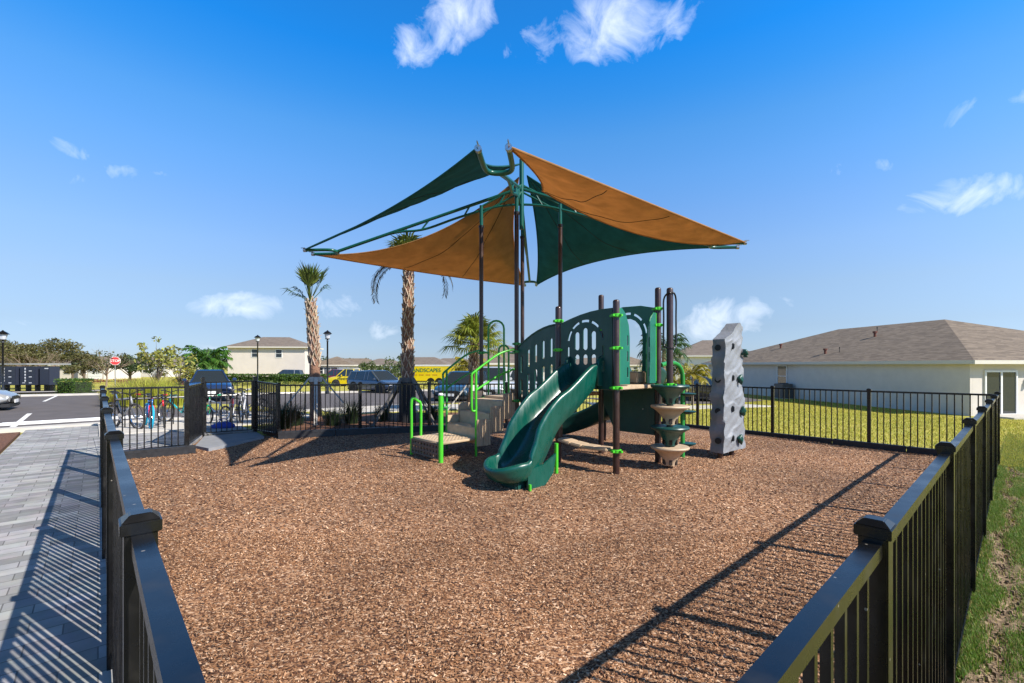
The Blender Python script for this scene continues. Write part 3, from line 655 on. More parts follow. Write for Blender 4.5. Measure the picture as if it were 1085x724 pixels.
def sail(a, b, c, m, label, offs, belly=.12, n=26):
    """three cornered sail; edges hollowed, centre slightly bellied"""
    a, b, c = Vector(a), Vector(b), Vector(c); cen = (a+b+c)/3; nr = (b-a).cross(c-a).normalized()
    if nr.z < 0: nr = -nr
    vs = []; idx = {}
    def pos(u, v, w):
        p = a*u+b*v+c*w
        for (e, f_, q0, q1, op, of) in ((u, v, a, b, w, offs[0]), (v, w, b, c, u, offs[1]), (w, u, c, a, v, offs[2])):
            k = 4*e*f_/max(1e-6, (e+f_)**2)*(e+f_)**1.5
            inn = (cen-(q0+q1)/2).normalized()
            p = p+(inn*of[0]+Vector((0, 0, of[1])))*(k*(1-op)**2)
        edge = 27*u*v*w
        wr = .032*math.sin(14*u+3*v)*math.sin(9*v-5*w)+.02*math.sin(26*(u-v))*w*(1-w)*2
        return p-nr*(edge*belly)+nr*wr*min(1, 6*min(u, v, w))
    th = .006; lay = []
    for s_ in (0, 1):
        for i in range(n+1):
            for j in range(n+1-i):
                u = i/n; v = j/n; idx[(s_, i, j)] = len(vs); vs.append(pos(u, v, 1-u-v)+nr*(th*s_))
    fs = []
    for s_ in (0, 1):
        for i in range(n):
            for j in range(n-i):
                t1 = (idx[(s_, i, j)], idx[(s_, i+1, j)], idx[(s_, i, j+1)]); fs.append(t1 if s_ else t1[::-1])
                if i+j < n-1:
                    t2 = (idx[(s_, i+1, j)], idx[(s_, i+1, j+1)], idx[(s_, i, j+1)]); fs.append(t2 if s_ else t2[::-1])
    o = MB().add(vs, fs).build('sail', m, shade, smooth=True); sh(o); o['label'] = label
    hem = [pos(1-k/n, k/n, 0) for k in range(n)]+[pos(0, 1-k/n, k/n) for k in range(n)]+[pos(k/n, 0, 1-k/n) for k in range(n)]
    MB().tube(hem, .017, 6, closed=True).build('hem', m, o, smooth=True)
    for q in (.33, .62):
        MB().tube([pos((1-k/n)*(1-q)+0, (1-k/n)*q, k/n)-nr*.004 for k in range(1, n)], .006, 5).build('seam', MATS['hem_thread'], o)
    return o
mat('hem_thread', (.02, .03, .025), .8)
LT, RT, NT, FT = tips['left'], tips['right'], tips['near'], tips['far']
# tips[..][0] is +sd side : sd = d rotated +90
print('tips', {k: [tuple(round(c, 2) for c in p) for p in v] for k, v in tips.items()})
top = MT
sail(LT[0], NT[1], MT+V(-.05, -.05, -.12), GRNF, 'dark green sail at the upper left', [(.42, -.06), (.3, 0), (.5, .04)], belly=.06)
sail(NT[0], RT[1], V(.62, 9.45, 5.18), TANF, 'tan sail at the upper right', [(.22, .05), (.0, -.38), (.15, 0)], belly=.12)
sail(LT[1], FT[0], MT+V(-.06, .08, -.35), TANF, 'tan sail at the lower left', [(.05, -.08), (.25, 0), (.2, -.42)], belly=.2)
sail(RT[0], FT[1], MT+V(.12, .1, -.3), GRNF, 'green sail at the lower right', [(.5, 0), (.15, 0), (.2, -.2)], belly=.2)

# ------------------------------------------------------------------ play structure
P1 = V(1.6, 7.1, 0); P5 = V(.80, 7.99, 0); P2 = P1+UR*1.2; P4 = P5+UR*1.2; P3 = V(2.56, 7.5, 0)
play = thing('play_structure', 'green and brown playground structure with wavy slide, stairs and pod climber under the shade canopy', 'playground structure', (P1.x, P1.y, -.05))
pb = Matrix.Translation(-Vector((P1.x, P1.y, -.05)))
def pl(o): o.matrix_parent_inverse = pb; return o
DK = 1.30; DK2 = .98; mz = -.1
for p, zt_ in ((P1, 2.62), (P5, 2.63), (P2, 2.94), (P4, 2.95), (P3, 2.87)):
    post(play, p, mz, zt_, .052, BRN, pl)
def clamp(p, z, r=.055):
    m = MB().lathe([(r+.004, 0), (r+.014, .006), (r+.014, .05), (r+.004, .056)], (p.x, p.y, z-.028), 20)
    for d in (UR, -UR, UL, -UL):
        c = p+d*(r+.03); m.box((c.x, c.y, z), (.05, .045, .034), rz=math.atan2(d.y, d.x))
    o = m.build('clamp', LIME if p not in (M1, Lp, M2, Rp) else GRND, play, bevel=.004); pl(o)
for p in (P1, P5): [clamp(p, z) for z in (2.38, 1.88, DK-.03)]
for p in (P2, P4): [clamp(p, z) for z in (2.58, 2.30, DK-.03)]
clamp(P1, .30); clamp(P3, DK)
for p in (M1,): [clamp(p, z, .044) for z in (2.03, 1.88, DK2-.05)]
for p in (Lp, Rp, M2): [clamp(p, z, .044) for z in (1.88, DK2-.05)]
def deck(cs, z, m=TAN):
    c = sum(cs, Vector())/4; mb = MB(); n = 4
    vs = [c+(q-c)*.97+V(0, 0, z-.07) for q in cs]+[c+(q-c)*.97+V(0, 0, z) for q in cs]
    mb.add(vs, [(3, 2, 1, 0), (4, 5, 6, 7), (0, 1, 5, 4), (1, 2, 6, 5), (2, 3, 7, 6), (3, 0, 4, 7)])
    return pl(mb.build('deck', m, play, bevel=.01))
deck([P1, P2, P4, P5], DK); deck([M1, Rp, M2, Lp], DK2); deck([P5, P4, Rp+V(0, 0, 0), M1], 1.12)
def rr(x0, x1, y0, y1, r=None, n=5):
    r = r if r is not None else (x1-x0)/2*.98; out = []
    for cx, cy, a in ((x1-r, y0+r, -PI/2), (x1-r, y1-r, 0), (x0+r, y1-r, PI/2), (x0+r, y0+r, PI)):
        out += [(cx+r*math.cos(a+PI/2*k/n), cy+r*math.sin(a+PI/2*k/n)) for k in range(n+1)]
    return out
def archring(cx, y0, r0, r1, yc, a0, a1, n=6):
    return [(cx+r1*math.cos(a0+(a1-a0)*k/n), yc+r1*math.sin(a0+(a1-a0)*k/n)) for k in range(n+1)]+[(cx+r0*math.cos(a1-(a1-a0)*k/n), yc+r0*math.sin(a1-(a1-a0)*k/n)) for k in range(n+1)]
# front panel with arched doorway pattern (P5 -> P1), slide mouth below
W = (P1-P5).length-.14; ex = (P1-P5).normalized(); o3 = P5+ex*.07
z0, = (DK-.06,)
out = [(0, z0), (W, z0), (W, 2.50)]+[(W*x, 2.50-.17*(1-x)**1.6-.02*(math.sin(PI*x)*-1)) for x in (.8, .6, .4, .2, 0)]
holes = []
cx, yc = W/2, 1.98
for a0, a1 in ((.12, .62), (.74, 1.22), (1.34, 1.80), (1.92, 2.4), (2.52, 3.02)): holes.append(archring(cx, 0, .335, .385, yc, a0, a1, 5))
for s_ in (1, -1):
    for ya, yb in ((1.73, 1.93), (1.50, 1.69)):
        x0 = cx+s_*.36; holes.append(rr(x0-.025, x0+.025, ya, yb))
for k in (-1, 0, 1):
    holes.append(rr(cx+k*.17-.05, cx+k*.17+.05, 1.86, 2.17+(.06 if k == 0 else 0))); holes.append(rr(cx+k*.17-.05, cx+k*.17+.05, 1.62, 1.80))
pl(panel('entry_panel', out, holes, .022, o3, ex, DGR, play))
# curved-top panel between P5 and M1
W = (P5-M1).length-.13; ex = (P5-M1).normalized(); o3 = M1+ex*.065
out = [(0, .99), (W, 1.2), (W, 2.32)]+[(W*x, 2.32-.36*(1-x)**1.9) for x in (.85, .7, .55, .4, .25, .12, 0)]
holes = []
for k in range(5):
    x = W*(.10+.2*k); ytop = 2.32-.36*(1-x/W)**1.9-.22
    holes.append(rr(x-.033, x+.033, ytop-.34, ytop)); holes.append(rr(x-.033, x+.033, ytop-.94, ytop-.46))
pl(panel('side_panel', out, holes, .022, o3, ex, DGR, play))
rl = [o3+ex*(W*x)+V(0, 0, 2.32-.36*(1-x)**1.9+.0) for x in (0, .12, .25, .4, .55, .7, .85, 1)]
pl(MB().tube(rl, .022, 8).build('panel_edge', DGR, play, smooth=True))
# arched panel between P4 and P2 (slide mouth behind)
W = (P2-P4).length-.13; ex = (P2-P4).normalized(); o3 = P4+ex*.065
ar = [(W/2-.29, 1.34), (W/2-.31, 2.1)]+[(W/2+.31*math.cos(a), 2.1+.36*math.sin(a)) for a in np.linspace(PI, 0, 10)][1:]+[(W/2+.29, 1.34)]
rg = [archring(W/2, 0, .365, .41, 2.1, a0, a1, 4) for a0, a1 in ((.15, .6), (.75, 1.25), (1.4, 1.85), (2.0, 2.45), (2.6, 3.0))]
rg = [[(p[0], 2.1+(p[1]-2.1)*1.15) for p in h] for h in rg]
for s_ in (1, -1):
    for y0 in (1.5, 1.8): rg.append(rr(W/2+s_*.385-.022, W/2+s_*.385+.022, y0, y0+.24))
pl(panel('arch_panel', [(0, 1.2), (W, 1.2), (W, 2.60), (W*.75, 2.66), (W*.4, 2.67), (0, 2.58)], [ar]+rg, .022, o3, ex, MGR, play))
# narrow panels each side of the opening P1 -> P2
for off, sgn in ((.075, 1), (-.075, -1)):
    b0 = (P1 if sgn > 0 else P2)+UR*off; exx = UR*sgn; w = .27
    out = [(0, DK+.02), (w, DK+.02)]+[(w, 2.05), (w*.9, 2.25), (w*.6, 2.42), (w*.25, 2.5), (0, 2.5)]
    h = [rr(w-.075, w-.035, y0, y0+.17) for y0 in (1.42, 1.67, 1.92)]
    pl(panel('doorway_panel', out, h, .022, b0, exx, MGR, play))
    o = pl(MB().tube([b0+exx*x+V(0, 0, z) for x, z in ((0, DK+.05), (0, 2.5))], .014, 8).build('panel_edge', LIME, play))
    MB().tube([b0+exx*x+V(0, 0, z) for x, z in ((w, DK+.02), (w, 2.05), (w*.9, 2.25), (w*.6, 2.42), (w*.25, 2.5), (0, 2.5))], .009, 6).build('trim', GRND, o)
# dark activity wall below the deck
W = (P2-P4).length-.13; ex = (P2-P4).normalized(); o3 = P4+ex*.065
hl = [rr(W*.45+.12*i-.012, W*.45+.12*i+.012, .85+.12*j-.012, .85+.12*j+.012) for i in range(4) for j in range(3) if (i+j) % 2]
pl(panel('activity_wall', [(.25, .42), (W, .42), (W, 1.2), (.0, 1.2), (.0, .9)], hl, .022, o3, ex, DGR, play))
# tan step block in front of the arch
c = (P4+P2)/2-UR*.2; pl(MB().box((c.x, c.y, DK+.11), (.3, .85, .2), rz=math.atan2(UR.y, UR.x)).build('step_block', TAN, play, bevel=.02))
# bench seat between P1 and P5
a = P1+V(0, 0, .31); b = P5+V(0, 0, .36)
m = MB(); n = (b-a).normalized(); md = [a+(b-a)*k for k in (.08, .3, .5, .7, .93)]
for i in range(4): m.bar(md[i]-UR*.0+V(0, 0, -.03*math.sin(PI*i/4)), md[i+1]+V(0, 0, -.03*math.sin(PI*(i+1)/4)), .26, .05)
pl(m.build('bench_seat', TAN, play, bevel=.015))

# wavy slide
def slide(origin, path, name, m, w=.27, wall=.30, flare=None, wallfn=None):
    """path: list of (point, up); section swept along"""
    pts = path; n = len(pts); vs = []; fs = []
    base_sec = [(-1.0, 1.0), (-.98, .55), (-.90, .22), (-.70, .04), (-.35, -.01), (0, -.02), (.35, -.01), (.70, .04), (.90, .22), (.98, .55), (1.0, 1.0)]
    sec_n = None
    for i, p in enumerate(pts):
        d = (pts[min(i+1, n-1)]-pts[max(i-1, 0)]).normalized(); sd = Vector((d.y, -d.x, 0)).normalized(); up = sd.cross(d)
        if up.z < 0: up = -up
        up = (up+Vector((0, 0, 1))).normalized()
        k = i/(n-1); wl_ = wallfn(k) if wallfn else wall; ww = w*(flare(k) if flare else 1)
        inner = [(x*ww, y*wl_ if y > .1 else y*.3) for x, y in base_sec]
        rim = [(ww+.02, wl_+.022), (ww+.055, wl_+.015), (ww+.072, wl_-.02), (ww+.062, wl_-.06), (ww+.045, wl_*.5-.02), (ww+.02, .0), (ww*.75, -.055), (0, -.07)]
        sec = inner+rim+[(-x, y) for x, y in rim[-2::-1]]
        sec_n = len(sec)
        for x, y in sec: vs.append(p+sd*x+up*y)
    for i in range(n-1):
        for j in range(sec_n):
            a = i*sec_n+j; b = i*sec_n+(j+1) % sec_n; fs.append((a, b, b+sec_n, a+sec_n))
    # ends: close the shell between the inner and outer skin
    for i in (0, n-1):
        q = i*sec_n
        for j in range(10):
            o1 = q+j; o2 = q+j+1
        loop = [q+j for j in range(sec_n)]
        inner_i = loop[:11]; outer_i = [loop[-1-k] for k in range(sec_n-11)]
        oc = [outer_i[min(len(outer_i)-1, round(k*(len(outer_i)-1)/10))] for k in range(11)]
        for k in range(10):
            f_ = (inner_i[k], inner_i[k+1], oc[k+1], oc[k]); fs.append(f_ if i == 0 else f_[::-1])
    mb = MB().add(vs, fs); me = mb.build(name, m, play, smooth=True)
    b_ = bmesh.new(); b_.from_mesh(me.data); bmesh.ops.recalc_face_normals(b_, faces=b_.faces[:]); b_.to_mesh(me.data); b_.free()
    me.data.polygons.foreach_set('use_smooth', [True]*len(me.data.polygons)); me.data.set_sharp_from_angle(angle=R(60))
    return pl(me)
en = (P1+P5)/2+UR*.08
prof = [(0, 1.31), (.15, 1.30), (.3, 1.21), (.5, 1.06), (.72, .91), (.92, .80), (1.08, .65), (1.22, .45), (1.36, .27), (1.50, .15), (1.60, .09), (1.67, .076), (1.73, .075)]
pp = smoothpath([en-UR*d+V(0, 0, z) for d, z in prof], 4)
sl = slide(en, pp, 'slide', TEAL, w=.285, wallfn=lambda k: .32+.06*math.sin(PI*min(1, k*1.15))-.10*ss((k-.62)/.38)+.05*math.exp(-((k-.62)/.08)**2), flare=lambda k: 1.0-.07*math.exp(-((k-.55)/.15)**2)+.06*ss((k-.75)/.2))
# rounded bowl closing the mouth of the slide
e_ = pp[-1]; ww_ = .285*1.06; wl_ = .32+.06*0-.10
hs_ = [(0, -.012), (.35, -.006), (.70, .02), (.84, .12), (.92, .36), (.98, .70), (1.0, 1.0)]
vs = []; nb = 18
for k in range(nb+1):
    a = -PI/2+PI*k/nb; h_ = wl_*(.62+.38*abs(math.sin(a))**2); dr = (-UR)*math.cos(a)+UL*math.sin(a); R_ = ww_*(1-.0*math.cos(a))
    prof_ = [(x*R_, y*h_ if y > .1 else y*.3) for x, y in hs_]+[(R_+.02, h_+.022), (R_+.055, h_+.015), (R_+.072, h_-.02), (R_+.062, h_-.06), (R_+.045, h_*.5-.02), (R_+.02, 0), (R_*.75, -.055), (0, -.07)]
    for r_, z_ in prof_: vs.append(e_+dr*r_+V(0, 0, z_))
npf = len(prof_); fs = []
for k in range(nb):
    for j_ in range(npf-1): fs.append((k*npf+j_, (k+1)*npf+j_, (k+1)*npf+j_+1, k*npf+j_+1))
ob_ = MB().add(vs, fs).build('exit_lip', TEAL, sl, smooth=True)
q = en-UR*1.62-UL*.05
MB().box((q.x, q.y, 0.0), (.36, .34, .22), rz=math.atan2(UR.y, UR.x), top=1.1).build('slide_foot', DGR, sl, bevel=.02)
MB().tube([en-UR*1.7-UL*.37+V(0, 0, -.1), en-UR*1.7-UL*.37+V(0, 0, .02)], .02, 8).build('ground_stake', LIME, sl)
# side skirts below the near rim
q = [en-UR*d-UL*.335 for d in (1.15, 1.4, 1.7)]
MB().add([q[0]+V(0, 0, .36), q[1]+V(0, 0, .24), q[2]+V(0, 0, .2), q[2]+V(0, 0, -.08), q[1]+V(0, 0, -.08), q[0]+UR*-.05+V(0, 0, .1)]+[x+UL*.03 for x in [q[0]+V(0, 0, .36), q[1]+V(0, 0, .24), q[2]+V(0, 0, .2), q[2]+V(0, 0, -.08), q[1]+V(0, 0, -.08), q[0]+UR*-.05+V(0, 0, .1)]],
         [(0, 5, 4, 3, 2, 1), (6, 7, 8, 9, 10, 11), (0, 1, 7, 6), (1, 2, 8, 7), (2, 3, 9, 8), (3, 4, 10, 9), (4, 5, 11, 10), (5, 0, 6, 11)]).build('side_skirt', TEAL, sl)
g_ = at(589, 502, 7.1)
pl(MB().tube([V(g_.x, g_.y, mz), V(g_.x, g_.y, .42)], .03, 12).build('slide_support', LIME, play, smooth=True, auto=40))
# entrance hood of the slide: curved dark wings
for s_ in (1, -1):
    b0 = (P1+P5)/2+UL*(.33*s_); m = MB()
    outl = [(0, DK), (.12, DK), (.14, 1.55), (.10, 1.70), (.02, 1.76), (-.06, 1.70), (-.06, DK)]
    pl(panel('slide_hood', [(x+.0, z) for x, z in outl], [], .05, b0, -UR, TEAL if s_ < 0 else DGR, play))
# second slide, curling away behind the deck
pb_ = [(P4+P2)/2+UR*.02+V(0, 0, 1.30), V(2.40, 8.62, 1.28), V(2.62, 8.95, 1.12), V(2.62, 9.4, .9), V(2.42, 9.85, .68), V(2.08, 10.25, .46), V(1.68, 10.5, .26), V(1.3, 10.65, .12), V(1.05, 10.7, .1)]
BKS = mat('shaded_slide_plastic', (.004, .05, .04), .3)
slide(None, smoothpath(pb_, 4), 'curved_slide', DGR, w=.29, wall=.32)
pl(MB().tube([V(2.05, 10.2, mz), V(2.05, 10.2, .4)], .03, 10).build('slide_support', BRN, play))

# transfer platform and steps
T1 = V(-1.22, 7.92, 0); T3 = V(-.66, 8.48, 0); T2 = T1+UL*.95; T4 = T3+UL*.95
TH = .29
c = (T1+T2+T3+T4)/4; rz = math.atan2((T3-T1).y, (T3-T1).x)
xa = (T3-T1).normalized(); n = 9; Lx = (T3-T1).length
hl = []
for i in range(8):
    for j in range(9): hl.append(rr(.07+i*(Lx-.14)/8+.012, .07+(i+1)*(Lx-.14)/8-.02, .06+j*.92/10+.012, .06+(j+1)*.92/10-.02, r=.012, n=2))
pl(panel('transfer_platform', [(0, 0), (Lx, 0), (Lx, .95), (0, .95)], hl, .045, T1+V(0, 0, TH-.022), xa, TAN, play, ez=UL.normalized()))
c4 = T1-xa*.02
pl(panel('approach_step', [(0, -.02), (.95, -.02), (.95, .24), (0, .24)], [rr(.05+.098*i, .05+.098*i+.07, .0+.08*j, .055+.08*j, r=.02, n=3) for i in range(9) for j in range(3)], .03, c4+V(0, 0, .02), UL.normalized(), mat('shaded_perforated_tan', (.15, .11, .075), .7), play))  # tan darkened in its base colour to stand for shade on this front
ends0, ends1 = (T3, T4), (M1, Lp)
steps = []
for k in range(3):
    a0 = k/3; a1 = (k+1)/3; zt_ = TH+(DK2-TH)*(k+1)/3-.0; zb_ = TH+(DK2-TH)*k/3-.12
    q = [T3.lerp(M1-(M1-Lp)*.05, a0), T3.lerp(M1-(M1-Lp)*.05, a1), T4.lerp(Lp-(Lp-M1)*.05, a1), T4.lerp(Lp-(Lp-M1)*.05, a0)]
    cc = sum(q, Vector())/4
    vs = [x+V(0, 0, zb_) for x in q]+[x+V(0, 0, zt_-.05) for x in q]
    st = MB().add(vs, [(3, 2, 1, 0), (4, 5, 6, 7), (0, 1, 5, 4), (1, 2, 6, 5), (2, 3, 7, 6), (3, 0, 4, 7)])
    o = pl(st.build('stair_step', TAN, play, bevel=.012))
    for (u, v) in ((q[0], q[1]), (q[3], q[2])):
        dd = (v-u).normalized(); nn_ = dd.cross(V(0, 0, 1)); sg = 1 if (cc-u).dot(nn_) < 0 else -1
        uu = u+nn_*sg*.03; vv2 = v+nn_*sg*.03
        h0 = zb_-.04; h1 = zt_+.10
        m = MB().bar(uu+V(0, 0, (h0+h1)/2), vv2+V(0, 0, (h0+h1)/2), .03, h1-h0)
        for j in range(3): w_ = uu.lerp(vv2, .15+.35*j)+nn_*sg*.022; m.box((w_.x, w_.y, (h0+h1)/2-.02), (.03, .03, h1-h0-.06), rz=math.atan2(dd.y, dd.x))
        m.build('step_cheek', TAN, o, bevel=.006)
# rails
def rail(pts, m=LIME, r=.021, name='handrail', par=play, f=pl):
    o = MB().tube(pts, r, 10).build(name, m, par, smooth=True, auto=50); return f(o) if f else o
for (a, b, zz, m2_) in ((T3, M1, 0, LIME), (T4, Lp, 0, GRND)):
    u = (b-a).normalized(); nn_ = V(0, 0, 0); a_ = a+u*.0; f0 = a_-u*.09
    rail(smoothpath([b+V(0, 0, 1.93)-u*.06, a_.lerp(b, .55)+V(0, 0, 1.83), a_+V(0, 0, 1.52), f0+V(0, 0, 1.44), f0+V(0, 0, 1.38), f0+V(0, 0, .86), f0+u*.03+V(0, 0, .78), a_+V(0, 0, .80), a_+V(0, 0, .9)], 5), m2_)
    rail([a_+V(0, 0, mz), a_+V(0, 0, 1.52)], m2_, .022, 'rail_post')
    rail(smoothpath([a_+V(0, 0, 1.16), a_.lerp(b, .5)+V(0, 0, 1.40), b-u*.05+V(0, 0, 1.55)], 4), m2_)
rail([T1+V(0, 0, mz), T1+V(0, 0, 1.10)], LIME, .043, 'transfer_post'); pl(MB().lathe([(.046, 0), (.046, .02), (.03, .04)], (T1.x, T1.y, 1.10), 16).build('post_cap', WHT, play, smooth=True))
h0 = T2-UR*.02; h1 = h0+UR*.2
rail(smoothpath([h0+V(0, 0, mz), h0+V(0, 0, .5), h0+V(0, 0, .92), h0+UR*.04+V(0, 0, 1.0), h0+UR*.14+V(0, 0, .94), h1+V(0, 0, .85), h1+V(0, 0, .3), h1+V(0, 0, mz)], 5), LIME, .026, 'grab_rail')
# tall hoops at the back of the low deck
def hoop(px0, px1, ytop, Y, m=GRND, zb=DK2):
    a = at(px0, ytop, Y); b = at(px1, ytop, Y); r_ = (b.x-a.x)/2; c_ = (a+b)/2
    pts = [V(a.x, a.y, zb), V(a.x, a.y, a.z-r_)]+arc(V(c_.x, c_.y, a.z-r_), r_, PI, 0, 8, (1, 0, 0), (0, 0, 1))[1:-1]+[V(b.x, b.y, a.z-r_), V(b.x, b.y, zb)]
    rail(pts, m, .022, 'hoop_rail')
hoop(517, 533.5, 340, 10.0); hoop(528, 538.5, 366, 10.2)
rail([V(Lp.x+.05, Lp.y, 1.9), at(516, 374, 10.0)], GRND); rail([at(538, 374, 10.2), V(M2.x-.05, M2.y, 1.88)], GRND)
# pod climber on P3
POD = [(DGR, 1.17+.12), (TAN, 1.0), (DGR, .69), (TAN, .38)]
for i, (m_, zt_) in enumerate(POD):
    zt_ = [1.30, .97, .63, .31][i]
    pr = [(.075, -.315), (.095, -.31), (.10, -.26), (.125, -.20), (.165, -.14), (.22, -.085), (.265, -.055), (.295, -.042), (.305, -.02), (.295, -.002), (.27, .0), (.2, -.006), (.055, -.006)]
    o = pl(MB().lathe(pr, (P3.x, P3.y, zt_), 36).build('climbing_pod', m_, play, smooth=True, auto=50))
    for k in range(6):
        a = 2*PI*(k+.3)/6; MB().box((P3.x+.106*math.cos(a), P3.y+.106*math.sin(a), zt_-.25), (.03, .05, .09), rz=a).build('slot', mat('pod_slot', (.05, .035, .025), .8) if m_ is TAN else BLK, o, bevel=.004)
lp = [P3+V(0, 0, 2.83)]
for s_ in (1, -1):
    x = P3+V(.10*s_, 0, 0)
    rail(smoothpath([P3+V(.0, -.05, 2.78), P3+V(.05*s_, -.05, 2.78), x+V(0, 0, 2.68), x+V(0, 0, 2.4), x+V(0, 0, 1.98), P3+V(.06*s_, -.04, 1.9), P3+V(0, -.05, 1.89)], 4), BLK, .014, 'grab_loop')
# arched climber pole with small steps
g_ = at(722.7, 484.6, 8.38); g_.z = 0
rail(smoothpath([P2+V(.05, 0, 1.62), P2.lerp(g_, .55)+V(0, 0, 1.66), P2.lerp(g_, .85)+V(0, 0, 1.6), g_+V(0, 0, 1.42), g_+V(0, 0, 1.0), g_+V(0, 0, .4), g_+V(0, 0, mz)], 5), GRND, .04, 'climber_pole')
for z_ in (1.1, .78, .2): pl(MB().lathe([(.05, -.05), (.14, -.01), (.15, .01), (.05, .02)], (g_.x+.09, g_.y, z_), 18).build('climber_step', DGR, play, smooth=True, auto=35))

# ------------------------------------------------------------------ rock climber
RK = mat('grey_rock_plastic', (.215, .228, .25), .55, var=.12, vscale=2.5, bump=.5, bscale=14)
NC = V(3.74, 8.15, 0)                              # near lower corner
rock = thing('climbing_rock', 'grey moulded rock climbing slab with green holds standing on short posts in the chips', 'climbing wall', (NC.x, NC.y, -.1))
W_, TH_ = .84, .24; nx, nz_ = 24, 130
def topz(u):                                      # u across the face 0..1
    return np.interp(u, [0, .12, .3, .5, .66, .78, .9, 1.0], [2.08, 2.12, 2.17, 2.24, 2.33, 2.40, 2.41, 2.33])
def rad(u, z):
    s1 = z*1.75+.10*math.sin(9*u+1)+.16*math.sin(3.1*u)+.25; f1 = s1 % 1            # strata that swell outward and break off
    s2 = z*1.9-u*1.15+.12*math.sin(7*u+2)+.7; f2 = s2 % 1
    a = .034*f1**5*(1-ss((f1-.95)/.05))*ss((u+.15)/.3)*(.5+.5*math.sin(6*u+int(s1)*2.1)**2)
    b = .030*f2**6*(1-ss((f2-.94)/.06))*(.4+.6*math.sin(4*u+int(s2)*1.7)**2)
    return -(a+b)+.010*math.sin(4*u+2*z)+.006*math.sin(13*z+5*u)+.004*math.sin(31*z-17*u)
vs = []; fs = []
ring = [(u, 0) for u in np.linspace(0, 1, nx+1)]+[(1, w) for w in (.33, .66, 1)]+[(u, 1) for u in np.linspace(1, 0, nx+1)[1:]]+[(0, w) for w in (.75, .5, .25)]
nr = len(ring)
for k in range(nz_+1):
    for (u, w) in ring:
        zt_ = topz(u); z = .06+(zt_-.06)*k/nz_; wd = 1-.10*ss(z/2.4)
        lean = .03*z
        rd = rad(u, z)
        d_ = rd if w == 0 else (-rad(1-u, z*.9) if w == 1 else 0)
        ed = .03*math.sin(9*z+w*4)+.02*math.sin(19*z) if u in (0, 1) else 0
        p = NC+UR*((u-.0)*W_*wd+(ed if u == 1 else -ed*.6)+lean*.2)+UL*((w)*TH_*(1-.12*z/2.4)-(-d_ if w == 0 else -d_)*1)
        vs.append(V(p.x, p.y, z))
for k in range(nz_):
    for j in range(nr): fs.append((k*nr+j, k*nr+(j+1) % nr, (k+1)*nr+(j+1) % nr, (k+1)*nr+j))
fs.append(tuple(reversed(range(nr)))); 
tp = nz_*nr
front = list(range(0, nx+1)); back = [nx+3+1+i-1 for i in range(0, nx+1)]
back = [nx+3+i for i in range(0, nx+1)]
for j in range(nx): fs.append((tp+front[j], tp+front[j+1], tp+back[nx-j-1], tp+back[nx-j]))
fs.append((tp+nx, tp+nx+1, tp+nx+2, tp+nx+3)); fs.append((tp+back[nx], tp+back[nx]+1, tp+back[nx]+2, tp+back[nx]+3, tp+0)[:5])
rb = Matrix.Translation(-Vector((NC.x, NC.y, -.1)))
def rk(o): o.matrix_parent_inverse = rb; return o
rk(MB().add(vs, fs).build('rock_slab', RK, rock, smooth=True, auto=50))
for u in (.12, .7):
    p = NC+UR*(u*W_)+UL*TH_*.5; rk(MB().tube([V(p.x, p.y, -.15), V(p.x, p.y, .2)], .045, 12).build('post', BRN, rock))
HOL = mat('hold_recess', (.015, .02, .025), .6); HGR = mat('hold_green', (.004, .06, .045), .4)
for zz in (1.93, 1.36, .80, .27):
    p = NC+UL*TH_*.45-UR*.012; m = MB().lathe([(.055, 0), (.05, .03)], p+V(0, 0, zz), 14, rot=Matrix.Rotation(PI/2, 3, Vector((-UR.y, UR.x, 0)))); rk(m.build('foot_hole', HOL, rock))
    p = NC+UR*.30-UL*.015+V(0, 0, zz+.03); rk(MB().box(p, (.055, .07, .11), rz=math.atan2(UR.y, UR.x)).build('foot_hole', HOL, rock, bevel=.015))
def hold(u, z, r):
    p = NC+UR*(u*W_)-UL*.045+V(0, 0, z); bm = bmesh.new(); bmesh.ops.create_icosphere(bm, subdivisions=2, radius=r)
    for v in bm.verts: v.co = Vector((v.co.x*1.0, v.co.y*.8, v.co.z*1.15))*(1+.45*math.sin(3.2*v.co.x/r+u*5)*math.cos(3.4*v.co.z/r+u*9))
    me = bpy.data.meshes.new('climbing_hold'); bm.to_mesh(me); bm.free(); me.transform(Matrix.Translation(p)); rk(link('climbing_hold', me, HGR, rock, smooth=True))
for u, z in ((.92, 1.86), (.66, 1.37), (.80, .78), (.66, .27)): hold(u, z, .06); hold(u+.035, z-.06, .038)

